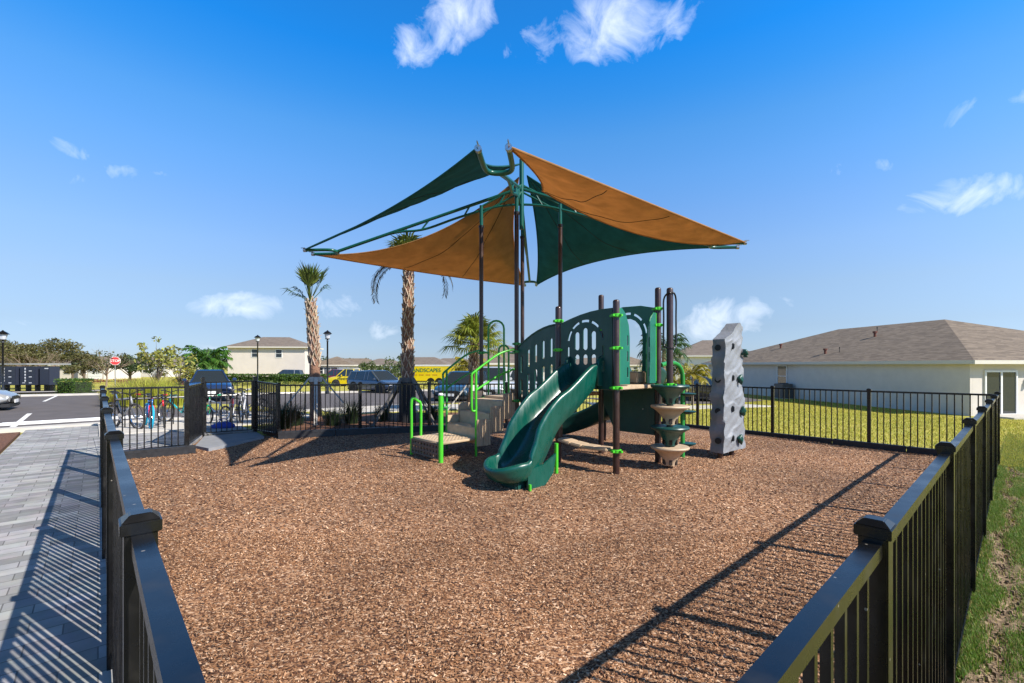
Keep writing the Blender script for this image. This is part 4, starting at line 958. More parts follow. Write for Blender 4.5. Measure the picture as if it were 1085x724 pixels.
# ------------------------------------------------------------------ trees and palms
def palm_trunk(par, h, r0, r1, lean=(0, 0), boots=True, bz=0.0, bmat=BARK, smooth_to=.35):
    pts = []; rs = []
    for i in range(15):
        k = i/14; pts.append(V(lean[0]*k*k, lean[1]*k*k, -.1+(h+.1)*k)); rs.append(r0+(r1-r0)*k+(.03*(1-k)**6)+.006*math.sin(i*2.3))
    o = MB().tube(pts, rs, 12).build('trunk', bmat, par, smooth=True)
    if boots:
        m = MB(); n = int(h*22)
        for i in range(n):
            k = smooth_to+(1-smooth_to)*i/n; a = i*2.399; z = h*k; r = r0+(r1-r0)*k
            c = V(lean[0]*k*k+math.cos(a)*r*.95, lean[1]*k*k+math.sin(a)*r*.95, z); ou = V(math.cos(a), math.sin(a), 0); sd = V(-ou.y, ou.x, 0)
            L_ = .16+.08*random.random(); w_ = .045
            for sg in (1, -1):
                m.bar(c+sd*w_*sg*1.2, c+ou*(.025+.03*random.random())+V(0, 0, L_)-sd*.01*sg, .035, .02)
            if random.random() < .45: m.bar(c+ou*.04+V(0, 0, L_*.9), c+ou*(.06+.05*random.random())+V(0, 0, L_*1.15), .035, .012)
        m.build('leaf_bases', mat('old_leaf_bases', (.46, .36, .27), .95, isl=.35, bump=.5), o)
    return V(lean[0], lean[1], h)
def fan_fronds(par, top, n, pet, rad_, el0, el1, m, name='crown', droop=.35, seg=26, az=None, span=1.95):
    vs, fs = [], []
    for i in range(n):
        a = i*2.399+random.uniform(-.3, .3) if az is None else az[i]; el = el0+(el1-el0)*((i/n)**.8)+random.uniform(-.08, .08)
        d = V(math.cos(a)*math.cos(el), math.sin(a)*math.cos(el), math.sin(el)); L_ = pet*random.uniform(.8, 1.15)
        c = top+d*L_; c.z -= .12*L_*math.cos(el)
        sd = d.cross(V(0, 0, 1)).normalized(); up = sd.cross(d)
        b = len(vs); w = .012
        vs += [top+sd*w*1.6, top-sd*w*1.6, c-sd*w, c+sd*w, top+up*.02, c+up*.015]; fs += [(b, b+1, b+2), (b, b+2, b+3), (b, b+3, b+5), (b, b+5, b+4), (b+1, b+4, b+5), (b+1, b+5, b+2)]
        for k in range(seg):
            t_ = (k/(seg-1)-.5)*2; ph = t_*span; rl_ = rad_*(1-.30*abs(t_)**2)*random.uniform(.88, 1.08)
            dd = (d*math.cos(ph)+sd*math.sin(ph)); nrm = up; ww = rl_*.042
            lat = nrm.cross(dd).normalized()
            base_ = c; mid = c+dd*rl_*.55+up*(.06*rl_)*(1 if k % 2 else .4)-V(0, 0, droop*.10*rl_)
            tip = c+dd*rl_-V(0, 0, droop*rl_*random.uniform(.5, 1.3))
            b = len(vs); vs += [base_, mid+lat*ww, mid-lat*ww, tip, mid+up*ww*.5]
            fs += [(b, b+1, b+4), (b, b+4, b+2), (b+1, b+3, b+4), (b+4, b+3, b+2)]
    return npmesh(name, [tuple(v) for v in vs], fs, m, par)
def feather_fronds(par, top, n, length, el0, el1, m, name='crown', droop=1.0, leaf=.28, pairs=26, wid=.02, az=None):
    vs, fs = [], []
    for i in range(n):
        a = i*2.399+random.uniform(-.2, .2) if az is None else az[i]; el = el0+(el1-el0)*(i/max(1, n-1)); L_ = length*random.uniform(.85, 1.1)
        p = Vector(top); h_ = V(math.cos(a), math.sin(a), 0); e = el; pts = [p.copy()]
        for k in range(10):
            p = p+(h_*math.cos(e)+V(0, 0, math.sin(e)))*L_/10; e -= droop*.2*random.uniform(.8, 1.2); pts.append(p.copy())
        b = len(vs); sdw = h_.cross(V(0, 0, 1))*.010
        for k in range(10):
            b = len(vs); q0, q1 = pts[k], pts[k+1]; vs += [q0+sdw, q0-sdw, q1, q0-V(0, 0, .015)]; fs += [(b, b+1, b+2), (b, b+2, b+3), (b+1, b+3, b+2)]
        for k in range(pairs):
            q = .12+.88*k/pairs; f_ = q*10; j = min(9, int(f_)); c = pts[j].lerp(pts[j+1], f_-j); d = (pts[j+1]-pts[j]).normalized()
            for sg in (1, -1):
                sd = h_.cross(V(0, 0, 1))*sg; ll = leaf*math.sin(PI*min(1, .15+.85*(1-q)+.1))*random.uniform(.85, 1.1)+.05
                o_ = (sd+d*.6+V(0, 0, random.uniform(-.4, .25))).normalized(); tip = c+o_*ll-V(0, 0, .45*ll); mid = c+o_*ll*.5-V(0, 0, .04)
                b = len(vs); vs += [c, mid+d*wid, mid-d*wid, tip]; fs += [(b, b+1, b+2), (b+1, b+3, b+2)]
    return npmesh(name, [tuple(v) for v in vs], fs, m, par)
PALMG = mat('palm_green', (.095, .135, .022), .5, isl=.4, trans=.25)
PALMD = mat('palm_deep_green', (.04, .085, .02), .5, isl=.4, trans=.25)
PALMY = mat('palm_yellow_green', (.26, .23, .02), .5, isl=.4, trans=.25)
PALMO = mat('dry_frond', (.16, .15, .12), .8, isl=.3)
# braced cabbage palm left of the gate post
def braces(par, r, h, spread, n=4, m=WOOD, a0=.4):
    for k in range(n):
        a = a0+2*PI*k/n; MB().bar(V(math.cos(a)*r, math.sin(a)*r, h), V(math.cos(a)*spread, math.sin(a)*spread, 0), .09, .045).build('brace', m, par)
    MB().lathe([(r+.003, h-.12), (r+.014, h-.11), (r+.014, h+.01), (r+.003, h+.02)], seg=12).build('batten_ring', m, par)
pt = thing('palm_tree', 'palm with a small upright tuft and a crisscross trunk, held by pale timber braces', 'palm tree', (-5.62, 13.25, 0))
tp = palm_trunk(pt, 3.42, .155, .115, (-.16, 0), smooth_to=.46)
fan_fronds(pt, tp, 12, .55, .70, 1.1, 1.53, PALMG, droop=.12, seg=10, span=.75)
fan_fronds(pt, tp, 4, .5, .50, .5, .9, PALMD, name='lower_fronds', droop=.5, seg=10, az=[2.6, 3.4, 3.0, .9], span=1.0)
braces(pt, .165, 1.26, 1.15)
pt = thing('palm_tree', 'tall palm with dry drooping fronds rising behind the tan sail', 'palm tree', (-2.92, 12.9, 0))
tp = palm_trunk(pt, 4.35, .165, .12, (.04, 0), smooth_to=.28)
fan_fronds(pt, tp, 16, .6, .62, .6, 1.5, PALMG, droop=.4, seg=20)
feather_fronds(pt, tp, 4, 1.75, .62, .45, mat('dry_frond_dark', (.06, .06, .05), .8, isl=.3), name='dry_fronds', droop=1.25, leaf=.16, pairs=40, wid=.02, az=[.05, 3.1, -.35, 2.75])
braces(pt, .2, 1.25, 1.15, a0=.9, m=mat('dark_brace', (.13, .12, .11), .85))
MB().tube([V(0, 0, .0), V(0, 0, 1.15)], .235, 14).build('trunk_wrap', mat('dark_wrap', (.02, .02, .022), .7), pt, smooth=True, auto=40)
pt = thing('palm_tree', 'round-headed green fan palm behind the stair rails', 'palm tree', (-1.40, 16.3, 0))
tp = palm_trunk(pt, 2.4, .16, .14, (.1, 0), smooth_to=.55)
fan_fronds(pt, tp, 40, .62, .68, -.25, 1.45, mat('palm_bright_green', (.24, .28, .04), .5, isl=.4, trans=.35), droop=.45, seg=22)
braces(pt, .17, .95, .9, a0=.2)
def fpalm(label, x, y, h, n, ln, m, el0=-.2, el1=1.3, r=.12, group=None, wid=.03, leaf=.4):
    p = thing('palm_tree', label, 'palm tree', (x, y, T(x, y)), 0, group)
    t_ = palm_trunk(p, h, r, r*.7, (.05, 0), boots=False, bmat=mat('smooth_palm_bark', (.28, .22, .16), .9, var=.2, vscale=10))
    feather_fronds(p, t_, n, ln, el0, el1, m, leaf=leaf, wid=wid, pairs=22, droop=.62); return p
a = at(733, 398, 27); fpalm('small yellowing palm in front of the white house', a.x, a.y, 1.75, 20, 1.15, PALMY, el0=.1, el1=1.4, wid=.035, r=.07)
a = at(716, 398, 30); fpalm('short yellow green palm half hidden by the pod climber', a.x, a.y, 1.1, 14, 1.1, PALMY, el0=.3, el1=1.4, wid=.035, r=.08)
a = at(702, 400, 20); fpalm('tall palm whose crown shows behind the looped post', a.x, a.y, 2.75, 22, 1.25, PALMD, wid=.03)
a = at(218, 398, 56); fpalm('bushy green palm left of the cream two-storey house', a.x, a.y, 3.0, 30, 2.7, mat('palm_fresh_green', (.06, .15, .02), .5, isl=.4, trans=.3), wid=.10, leaf=.8, r=.2)
a = at(206, 398, 54); fpalm('low yellow palm behind the blue sedan', a.x, a.y, .8, 16, 2.2, PALMY, wid=.10, leaf=.7, r=.2)
a = at(468, 398, 33); fpalm('small yellow green palm at the end of the yellow trailer', a.x+2.0, a.y, 1.6, 18, 1.5, PALMY, wid=.05, leaf=.5)

def leaves(par, clumps, n, size, m, name='crown'):
    """leaf sized faces spread through clumps: (centre, radii)"""
    w = np.array([c[1][0]*c[1][1]*c[1][2] for c in clumps])**.66; w = w/w.sum(); cnt = (w*n).astype(int)+4; vs = []; k = 0
    C_ = []
    for (c, r), q in zip(clumps, cnt):
        d = rng.normal(size=(q, 3)); d /= np.linalg.norm(d, axis=1)[:, None]; rr_ = rng.uniform(.25, 1.08, (q, 1))**.6
        C_.append(np.array(c)[None]+d*rr_*np.array(r)[None])
    C_ = np.concatenate(C_); N_ = len(C_); u = rng.normal(size=(N_, 3)); u /= np.linalg.norm(u, axis=1)[:, None]
    v = np.cross(u, rng.normal(size=(N_, 3))); v /= np.linalg.norm(v, axis=1)[:, None]; s_ = size*rng.uniform(.6, 1.4, (N_, 1))
    V4 = np.stack([C_-u*s_, C_-v*s_*.45, C_+u*s_, C_+v*s_*.45], 1).reshape(-1, 3)
    return npmesh(name, V4, np.arange(N_*4).reshape(-1, 4), m, par)
LF1 = mat('leaf_mid', (.065, .10, .022), .6, isl=.5, trans=.25)
LF2 = mat('leaf_olive', (.10, .095, .03), .7, isl=.5, trans=.2)
LF3 = mat('leaf_dark', (.035, .06, .02), .7, isl=.5, trans=.15)
LF4 = mat('leaf_yellow_green', (.30, .30, .06), .6, isl=.5, trans=.3)
LFB = mat('leaf_hedge', (.055, .115, .012), .6, isl=.45, trans=.2)
LFR = mat('leaf_red', (.14, .02, .015), .6, isl=.4)
TWG = mat('twigs', (.23, .17, .12), .9, isl=.3)
def tree(label, x, y, h, w, m, n=1500, size=.12, trunk_r=.12, clumps=12, sparse=1.0, flat=1.0, lo=.3, bare=False, group=None, name='tree', z=None):
    z0 = T(x, y) if z is None else z
    p = thing(name, label, 'tree', (x, y, z0), 0, group); m_ = MB(); cl_ = []
    m_.tube([V(0, 0, -.1), V(.02*h, 0, h*lo), V(0, .02*h, h*.6)], [trunk_r, trunk_r*.75, trunk_r*.4], 8)
    for k in range(clumps):
        a = k*2.399; q = (k+.5)/clumps; rr_ = w/2*math.sqrt(q)*.8*random.uniform(.75, 1.15); zz = h*(lo+.08+(1-lo-.1)*random.uniform(.15, 1)*(1-.45*(rr_/(w/2))**2*flat))
        c = (math.cos(a)*rr_, math.sin(a)*rr_, zz); r_ = w*random.uniform(.12, .22)*sparse; cl_.append((c, (r_, r_, r_*.65*flat+.02)))
        st_ = V(0, 0, h*lo*random.uniform(.7, 1.2)); m_.tube([st_, st_.lerp(V(*c), .5)+V(0, 0, h*.04), V(*c)], [trunk_r*.4, trunk_r*.25, trunk_r*.08], 5)
        if bare:
            for _ in range(10):
                e = V(*c)+V(random.gauss(0, 1), random.gauss(0, 1), random.gauss(.4, .6))*w*.10; m_.tube([st_.lerp(V(*c), random.uniform(.5, 1)), e], [trunk_r*.12, trunk_r*.03], 4)
    m_.build('trunk', BARK2 if not bare else TWG, p)
    leaves(p, cl_, n, size, m); return p
def P0(px, Y): return ((px-542)/490*Y, Y)
# trees in the left distance, each with its own shape
x, y = P0(36, 62); tree('broad flat-topped olive tree behind the mailbox cabinets', x, y, 6.2, 11, LF2, 5200, .17, .3, 30, .8, .55, .35)
x, y = P0(38, 47); tree('bare pale branching tree behind the mailbox cabinets', x, y, 3.6, 7, LF2, 260, .10, .14, 16, .7, .6, .25, bare=True)
x, y = P0(8, 75); tree('dark rounded tree at the far left behind the lamp', x, y, 6.3, 11, LF2, 3000, .2, .3, 16, .8)
x, y = P0(76, 66); tree('dark tree right of the broad flat-topped tree', x, y, 4.6, 4.2, LF3, 1800, .15, .16, 12, .9)
x, y = P0(88, 58); tree('olive tree between the mailboxes and the stop sign', x, y, 4.1, 4.4, LF2, 1800, .15, .16, 12, .9)
x, y = P0(112, 46); tree('thin half-bare tree beside the stop sign', x, y, 3.9, 5.2, LF2, 220, .12, .08, 12, .6, .8, .3, bare=True)
x, y = P0(137, 70); tree('dark round tree far behind the stop sign', x, y, 3.6, 6, LF3, 1500, .2, .2, 10)
x, y = P0(166, 24); tree('tall loose magnolia with yellowing leaves above the bicycle fence', x, y, 3.35, 2.3, LF4, 520, .10, .05, 20, .62, 1.3, .22)
x, y = P0(190, 26.5); tree('looser green magnolia right of the yellowing one', x, y, 2.9, 2.6, LF4, 430, .10, .05, 18, .6, 1.3, .2)
x, y = P0(226, 74); tree('dark tree behind the bushy palm', x, y, 5.0, 5, LF3, 1500, .18, .2, 10)
x, y = P0(391, 58); tree('upright green tree behind the grey sport utility car', x, y, 3.0, 2.9, LF1, 1200, .12, .1, 12, 1.1, 1.2, .15)
x, y = P0(414, 50); tree('spreading green tree between the grey car and the trailer', x, y, 3.0, 4.2, LF1, 1200, .12, .1, 14, .9, 1, .15)
x, y = P0(427, 60); tree('tall green tree behind the middle braced palm', x, y, 4.3, 3.2, LF1, 1300, .12, .1, 12, .9, 1, .15)
x, y = P0(366, 62); tree('small tree behind the yellow pickup', x, y, 1.9, 3.2, LF4, 600, .12, .1, 8, .9, 1, .15)
x, y = P0(703, 46); tree('dark leafy tree behind the pod climber', x, y, 2.6, 4, LF3, 900, .14, .1, 10)
x, y = P0(683, 60); tree('yellow green tree seen through the arched panel', x, y, 2.2, 4, LF4, 900, .14, .1, 10)
# far tree line
tl = []; 
for k in range(150):
    px = random.uniform(-150, 1250); Y = random.uniform(190, 260); hgt = random.uniform(4.0, 7.0)*(1.15 if px < 330 else .95); x = (px-542)/490*Y
    tl.append(((x, Y, -.86+hgt*.5), (random.uniform(5, 13), 5, hgt*.5)))
tag(leaves(None, tl, 26000, .75, LF3, 'far_woodland'), label='dark woodland line on the horizon behind the far roofs', kind='stuff')
def shrub(label, x, y, rx, ry, h, m, n=500, size=.05, group=None, cat='shrub', name='shrub'):
    p = thing(name, label, cat, (x, y, T(x, y)), 0, group); MB().tube([V(0, 0, -.05), V(0, 0, h*.5)], .03, 6).build('stem', BARK2, p)
    cl_ = [((random.uniform(-.6, .6)*rx, random.uniform(-.6, .6)*ry, h*random.uniform(.3, .7)), (rx*.5, ry*.5, h*.32)) for _ in range(8)]
    leaves(p, cl_, n, size, m, 'foliage'); return p
def hedge(label, a, b, w, h, m, n, size):
    d = b-a; p = thing('hedge', label, 'hedge', (a.x, a.y, 0)); pts = []
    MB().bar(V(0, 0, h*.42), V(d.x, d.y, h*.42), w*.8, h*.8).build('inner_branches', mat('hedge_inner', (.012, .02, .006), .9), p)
    L_ = d.length; u = d/L_; nn_ = V(-u.y, u.x, 0); q = rng.uniform(size=(n, 3)); C_ = np.zeros((n, 3)); face = rng.integers(0, 3, n)
    s_ = q[:, 0]*L_; t_ = (q[:, 1]-.5)*w; z_ = q[:, 2]*h
    t_ = np.where(face == 0, -w/2*np.sign(nn_.y if nn_.y else 1), t_); z_ = np.where(face == 1, h, z_); en_ = rng.uniform(size=n) < min(.4, w/L_); s_ = np.where(en_, np.where(rng.uniform(size=n) < .3, 0, L_), s_); t_ = np.where(en_, (q[:, 1]-.5)*w, t_); z_ = z_+rng.normal(0, .04*h, n); t_ = t_+rng.normal(0, .03, n)
    C_ = np.stack([u.x*s_+nn_.x*t_, u.y*s_+nn_.y*t_, np.maximum(z_, .02)], 1); a_ = rng.normal(size=(n, 3)); a_ /= np.linalg.norm(a_, axis=1)[:, None]; v = np.cross(a_, rng.normal(size=(n, 3))); v /= np.linalg.norm(v, axis=1)[:, None]
    s2 = size*rng.uniform(.6, 1.4, (n, 1)); V4 = np.stack([C_-a_*s2, C_-v*s2*.5, C_+a_*s2, C_+v*s2*.5], 1).reshape(-1, 3)
    npmesh('foliage', V4, np.arange(n*4).reshape(-1, 4), m, p)
    p.location.z = T(a.x, a.y); return p
a = V(*P0(69, 29.5), 0); b = V(*P0(88, 29.0), 0); hedge('box-shaped bright green hedge right of the mailbox cabinets', a, b, 1.1, .95, LFB, 3000, .045)
a = V(*P0(205, 61), 0); b = V(*P0(345, 57), 0); hedge('long clipped green hedge in front of the cream two-storey house', a, b, 1.2, 1.25, LFB, 7000, .12)
for i, (px, Y, rx, h, mm, lb) in enumerate([(262, 50, 1.6, .7, LF4, 'low yellow green shrub leftmost in front of the long hedge'), (285, 49, 2.0, .75, LF1, 'low green shrub in front of the long hedge, by the lamp'),
        (318, 46, 1.8, .7, LF4, 'low bright shrub behind the crisscross palm'), (345, 42, 1.4, .7, LF1, 'low green shrub beside the second street lamp'),
        (408, 44, 1.8, .8, LF4, 'pale green shrub behind the grey sport utility car'), (455, 42, 1.6, .7, LF4, 'pale shrub below the yellow trailer'),
        (236, 44, 1.5, .8, LF1, 'green shrub right of the blue sedan'), (200, 44, 1.1, .9, LFR, 'dark red shrub behind the blue sedan'),
        (133, 60, 2.0, .8, LFR, 'dark red shrub behind the stop sign'), (106, 62, 2.0, .8, LFR, 'dark red shrub left of the stop sign'), (185, 21, .5, .8, LF4, 'small flowering shrub at the foot of the green magnolia'),
        (120, 27, 1.2, .45, LF4, 'low mixed shrub at the left end of the ornamental grass'), (178, 20, .5, .75, LF1, 'small green shrub left of the blue sedan')]):
    x, y = P0(px, Y); shrub(lb, x, y, rx, rx*.6, h, mm, 420, .07 if Y > 30 else .04)
# ornamental grass and the tufts behind the fence
def tuft(spots, h, w, spread=.5):
    vs, fs = [], []
    for (x, y, z, n, s_, hh_) in spots:
        for k in range(n):
            a = random.uniform(0, 2*PI); rr_ = random.uniform(0, s_); l = random.uniform(.2, spread); h_ = hh_*random.uniform(.6, 1.15)
            c = V(x+math.cos(a)*rr_, y+math.sin(a)*rr_, z); o_ = V(math.cos(a), math.sin(a), 0); sd = V(-o_.y, o_.x, 0)*w
            b = len(vs); vs += [c+sd, c-sd, c+o_*l*h_*.35+V(0, 0, h_*.65)-sd*.7, c+o_*l*h_*.35+V(0, 0, h_*.65)+sd*.7, c+o_*l*h_+V(0, 0, h_*.95)]; fs += [(b, b+1, b+2), (b, b+2, b+3), (b+3, b+2, b+4)]
    return vs, fs
ORN = mat('ornamental_grass', (.40, .42, .05), .7, isl=.4, trans=.3); ORB = mat('ornamental_grass_dry', (.30, .20, .09), .8, isl=.3, trans=.3)
spots = []; sb = []
for k in range(330):
    px = random.uniform(113, 197); Y = random.uniform(17.8, 25); x, y = P0(px, Y); s_, t_ = st_of(x, y)
    (spots if random.random() < .8 else sb).append((x, y, T(x, y)+.05, 60, .22, random.uniform(.6, 1.0)*(1.1 if 130 < px < 180 else .75)))
v_, f_ = tuft(spots, .6, .008); tag(npmesh('ornamental_grass', [tuple(q) for q in v_], f_, ORN), label='yellow green ornamental grass filling the island behind the bicycles', kind='stuff')
v_, f_ = tuft(sb, .6, .008); tag(npmesh('dry_ornamental_grass', [tuple(q) for q in v_], f_, ORB), label='tawny ornamental grass mixed into the island planting', kind='stuff')
for i, (px, Y, h_, lb) in enumerate([(300, 11.6, .75, 'dark green grass clump by the gate post, left of the braced palm'), (312, 12.2, .6, 'dark green grass clump at the left foot of the braced palm'), (352, 12.2, .5, 'dark green grass clump at the right foot of the braced palm'),
        (372, 12.6, .7, 'dark green grass clump midway between the two braced palms'), (405, 13.2, .5, 'dark green grass clump left of the wrapped palm'), (456, 13.5, .5, 'dark green grass clump right of the wrapped palm')]):
    x, y = P0(px, Y); g = thing('grass_clump', lb, 'plant', (x, y, T(x, y)+.02), 0, 'dark grass clumps in the planting bed'); v_, f_ = tuft([(0, 0, 0, 330, .22, h_)], h_, .006, .8); npmesh('foliage', [tuple(q) for q in v_], f_, mat('liriope', (.03, .055, .022), .5, isl=.5, trans=.2), g)

# ------------------------------------------------------------------ buildings
def hip_house(label, cx, cy, rz, w, d, h, rise, wall, roof, z0, over=.45, windows=(), doors=(), garage=None, name='house', group=None):
    """w along local x (front faces -y), d deep"""
    p = thing(name, label, 'house', (cx, cy, z0), rz, group)
    MB().box((0, 0, h/2-.1), (w, d, h+.2)).build('wall', wall, p)
    W2, D2 = w/2+over, d/2+over; r_ = min(W2, D2)
    rx, ry = W2-r_+.01, D2-r_+.01; e = .18
    vs = [(-W2, -D2, h), (W2, -D2, h), (W2, D2, h), (-W2, D2, h)]
    top_ = [(-rx, -ry, h+rise), (rx, -ry, h+rise), (rx, ry, h+rise), (-rx, ry, h+rise)]
    o = MB().add(vs+top_, [(3, 2, 1, 0), (0, 1, 5, 4), (1, 2, 6, 5), (2, 3, 7, 6), (3, 0, 4, 7), (4, 5, 6, 7)]).build('roof', roof, p); o.location.z = .005
    MB().box((0, -D2-.012, h-e/2+.03), (2*W2+.05, .03, e)).box((0, D2+.012, h-e/2+.03), (2*W2+.05, .03, e)).box((-W2-.012, 0, h-e/2+.03), (.03, 2*D2, e)).box((W2+.012, 0, h-e/2+.03), (.03, 2*D2, e)).build('fascia', mat('fascia_cream', (.62, .59, .52), .7), p)
    MB().box((0, 0, h-.075), (2*W2-.04, 2*D2-.04, .05)).build('soffit', mat('soffit_white', (.6, .58, .54), .8), p)
    def opening(x, zc, ww, hh_, face='front'):
        fm = MB(); y = -d/2-.02; t_ = .07
        if face == 'front': pos = lambda u, dz, off: (x+u, y-off, zc+dz); rzz = 0
        elif face == 'left': pos = lambda u, dz, off: (-w/2-.02-off, x+u, zc+dz); rzz = PI/2
        else: pos = lambda u, dz, off: (w/2+.02+off, x+u, zc+dz); rzz = PI/2
        fm.box(pos(0, hh_/2, .01), (ww+t_, .06, t_), rz=rzz).box(pos(0, -hh_/2, .01), (ww+t_, .06, t_), rz=rzz).box(pos(-ww/2, 0, .01), (t_, .06, hh_-t_), rz=rzz).box(pos(ww/2, 0, .01), (t_, .06, hh_-t_), rz=rzz).box(pos(0, 0, .012), (ww-t_, .05, .04), rz=rzz)
        f_ = fm.build('window', WHT, p); MB().box(pos(0, 0, 0), (ww-.02, .03, hh_-.02), rz=rzz).build('pane', GLS, f_)
    for q in windows: opening(*q)
    for q in doors:
        x, ww, hh_ = q[:3]; face = q[3] if len(q) > 3 else 'front'
        pos = (lambda zz, off: (x, -d/2-.02-off, zz)) if face == 'front' else (lambda zz, off: (-w/2-.02-off, x, zz)); rzz = 0 if face == 'front' else PI/2
        MB().box(pos(hh_/2, 0), (ww, .06, hh_), rz=rzz).build('door', mat('grey_door', (.12, .13, .15), .5), p)
    if garage:
        x, ww = garage; m_ = MB()
        for k in range(4): m_.box((x, -d/2-.03, .28+.53*k), (ww, .06, .50))
        m_.build('garage_door', WHT, p)
    return p
# the near house on the right (front wall long side faces the playground)
HD = Vector((-.127, .992, 0)); HX = Vector((.992, .127, 0)); hc = V(22.1, 22.2, 0)
hw, hd_ = 14.7, 23.1
ctr = hc+HX*hw/2+HD*hd_/2; hrz = math.atan2(HX.y, HX.x)
H = hip_house('long pale stucco house with a brown-grey hip roof, behind the back right fence', ctr.x, ctr.y, hrz, hw, hd_, 2.68, 2.8, STUC, ROOF, -.86, windows=[(-hd_/2+12.9, 1.65, 1.0, 1.55, 'left')])
# parts in the house's own frame: x from -hw/2, y from -hd_/2
def hp(m_, name, mt, parent=H, **k): return m_.build(name, mt, parent, **k)
x0, y0 = -hw/2, -hd_/2
# sliding door on the end wall facing the camera
gx = 1.55; gw = 1.75
fr = MB().box((x0+gx, y0-.03, 2.18), (gw+.1, .08, .08)).box((x0+gx-gw/2, y0-.03, 1.12), (.08, .08, 2.1)).box((x0+gx+gw/2, y0-.03, 1.12), (.08, .08, 2.1)).box((x0+gx, y0-.035, 1.12), (.09, .09, 2.1)).box((x0+gx, y0-.03, .10), (gw+.1, .08, .06))
fo = hp(fr, 'sliding_door', WHT)
for s_ in (-1, 1): MB().box((x0+gx+s_*gw/4, y0-.02, 1.14), (gw/2-.1, .03, 2.0)).build('pane', GLS, fo)
hp(MB().box((x0+gx+.4, y0-.75, .04), (3.4, 1.5, .14)), 'patio_slab', CONC)
lt = hp(MB().box((x0+gx+1.45, y0-.05, 1.75), (.12, .08, .14)).box((x0+gx+1.5, y0-.14, 1.66), (.12, .16, .30), top=.6), 'wall_lamp', BLK, bevel=.01)
hp(MB().box((x0+gx+1.5, y0-.03, .45), (.10, .05, .14)), 'outlet_box', mat('box_grey', (.25, .25, .25), .6))
# the shallow step in the long wall and a downpipe
hp(MB().box((x0-.06, y0+5.65, 1.25), (.14, 11.3, 2.72)), 'wall_bump', STUC)
for dx, t_, rr_ in ((4.5, 9.6, .13), (1.2, 10.2, .13), (5.6, 10.5, .04), (1.4, 9.2, .04), (3.0, 17, .12)):
    zr = 2.68+.365*(dx+.45)
    hp(MB().tube([V(x0+dx, y0+t_, zr-.1), V(x0+dx, y0+t_, zr+.28)], rr_*.6, 8).tube([V(x0+dx, y0+t_, zr+.24), V(x0+dx, y0+t_, zr+.36)], rr_, 8), 'roof_vent', mat('rust_cap', (.16, .05, .03), .7) if rr_ > .1 else mat('vent_pipe', (.08, .07, .06), .7))
ac = thing('air_conditioner', 'grey air conditioning unit standing against the pale house wall by its window', 'air conditioner', tuple(hc+HD*12.0-HX*.62+V(0, 0, -.86)), hrz)
MB().box((0, 0, .58), (.8, .95, 1.08)).build('casing', mat('ac_grey', (.13, .12, .11), .5), ac, bevel=.03)
m_ = MB()
for k in range(11): m_.box((0, 0, .14+.09*k), (.83, .98, .02))
m_.build('grille', mat('ac_dark', (.05, .05, .055), .5), ac)
MB().lathe([(.33, 0), (.33, .03), (.30, .05)], (0, 0, 1.12), 20).build('fan_guard', mat('ac_dark', (.05, .05, .055), .5), ac)
MB().box((0, 0, .02), (1.0, 1.15, .08)).build('pad', CONC, ac)
x, y = P0(279.5, 73); hip_house('cream two-storey house behind the long hedge, with two small upper windows', x+.1, y+3.5, .10, 11.6, 7.4, 5.35, 1.75, STUC2, ROOF2, -.86,
    windows=[(-1.75, 4.35, .95, 1.25), (1.85, 4.3, .95, 1.25)], over=.5)
x, y = P0(761, 58); hip_house('white house with a brown hip roof behind the dark sport utility car', x, y+3, -.2, 9.5, 8, 3.9, 2.1, mat('white_stucco', (.66, .66, .66), .9), ROOF2, -1.1, windows=[(-2.6, 1.6, 1, 1.2)], garage=(1.6, 3.6))
x, y = P0(535, 47); hip_house('single-storey house with a brown roof behind the parked white cars', x, y+4, .05, 8.6, 8, 2.55, 2.0, STUC, ROOF2, -.75, windows=[(-2.5, 1.5, 1.2, 1.2), (2.4, 1.5, 1.2, 1.2)])
rows = [(-30, 95, 12, STUC), (18, 92, 13, STUC), (60, 100, 11, STUC2), (85, 80, 8, STUC), (112, 108, 13, STUC2), (150, 96, 10, STUC), (178, 118, 12, STUC2), (348, 84, 7, STUC), (372, 128, 14, STUC2), (398, 112, 9, STUC), (405, 150, 12, STUC2), (446, 108, 13, STUC), (478, 126, 14, STUC2), (508, 100, 9, STUC), (590, 110, 13, STUC), (630, 120, 14, STUC2), (668, 104, 10, STUC), (1140, 60, 14, STUC2)]
desc = ['house at the far left edge of the street', 'long grey-roofed house behind the mailbox cabinets', 'pale house behind the broad olive tree', 'small white house with a grey door, left of the olive tree', 'low house behind the stop sign', 'pale house right of the stop sign', 'distant house behind the magnolias', 'small white garage wing right of the cream house', 'distant low house behind the yellow pickup', 'white-gabled house behind the upright tree', 'farthest low house beyond the upright tree', 'low grey-roofed house behind the left of the yellow trailer', 'low grey-roofed house behind the right of the yellow trailer', 'low house behind the round-headed palm', 'distant house behind the slide panels', 'distant house seen below the arched panel', 'pale house seen through the arched panel', 'house beyond the right edge of the hip-roofed house']
for (px, Y, w_, mt_), ds in zip(rows, desc):
    x, y = P0(px, Y); hip_house('single-storey '+ds if not ds.startswith(('small', 'low', 'long', 'pale', 'distant', 'farthest', 'white', 'house')) else ds, x, y+4, random.uniform(-.15, .15), w_, 8, 2.5, 1.9 if w_ > 9 else 1.6, mt_, ROOF2 if px % 4 else ROOF, -.86,
        windows=[(-w_*.3, 1.5, 1.1, 1.2), (w_*.05, 1.5, 1.1, 1.2)], doors=[(-w_*.12, .95, 2.0)], garage=(w_*.3, w_*.28), group='houses along the far streets')

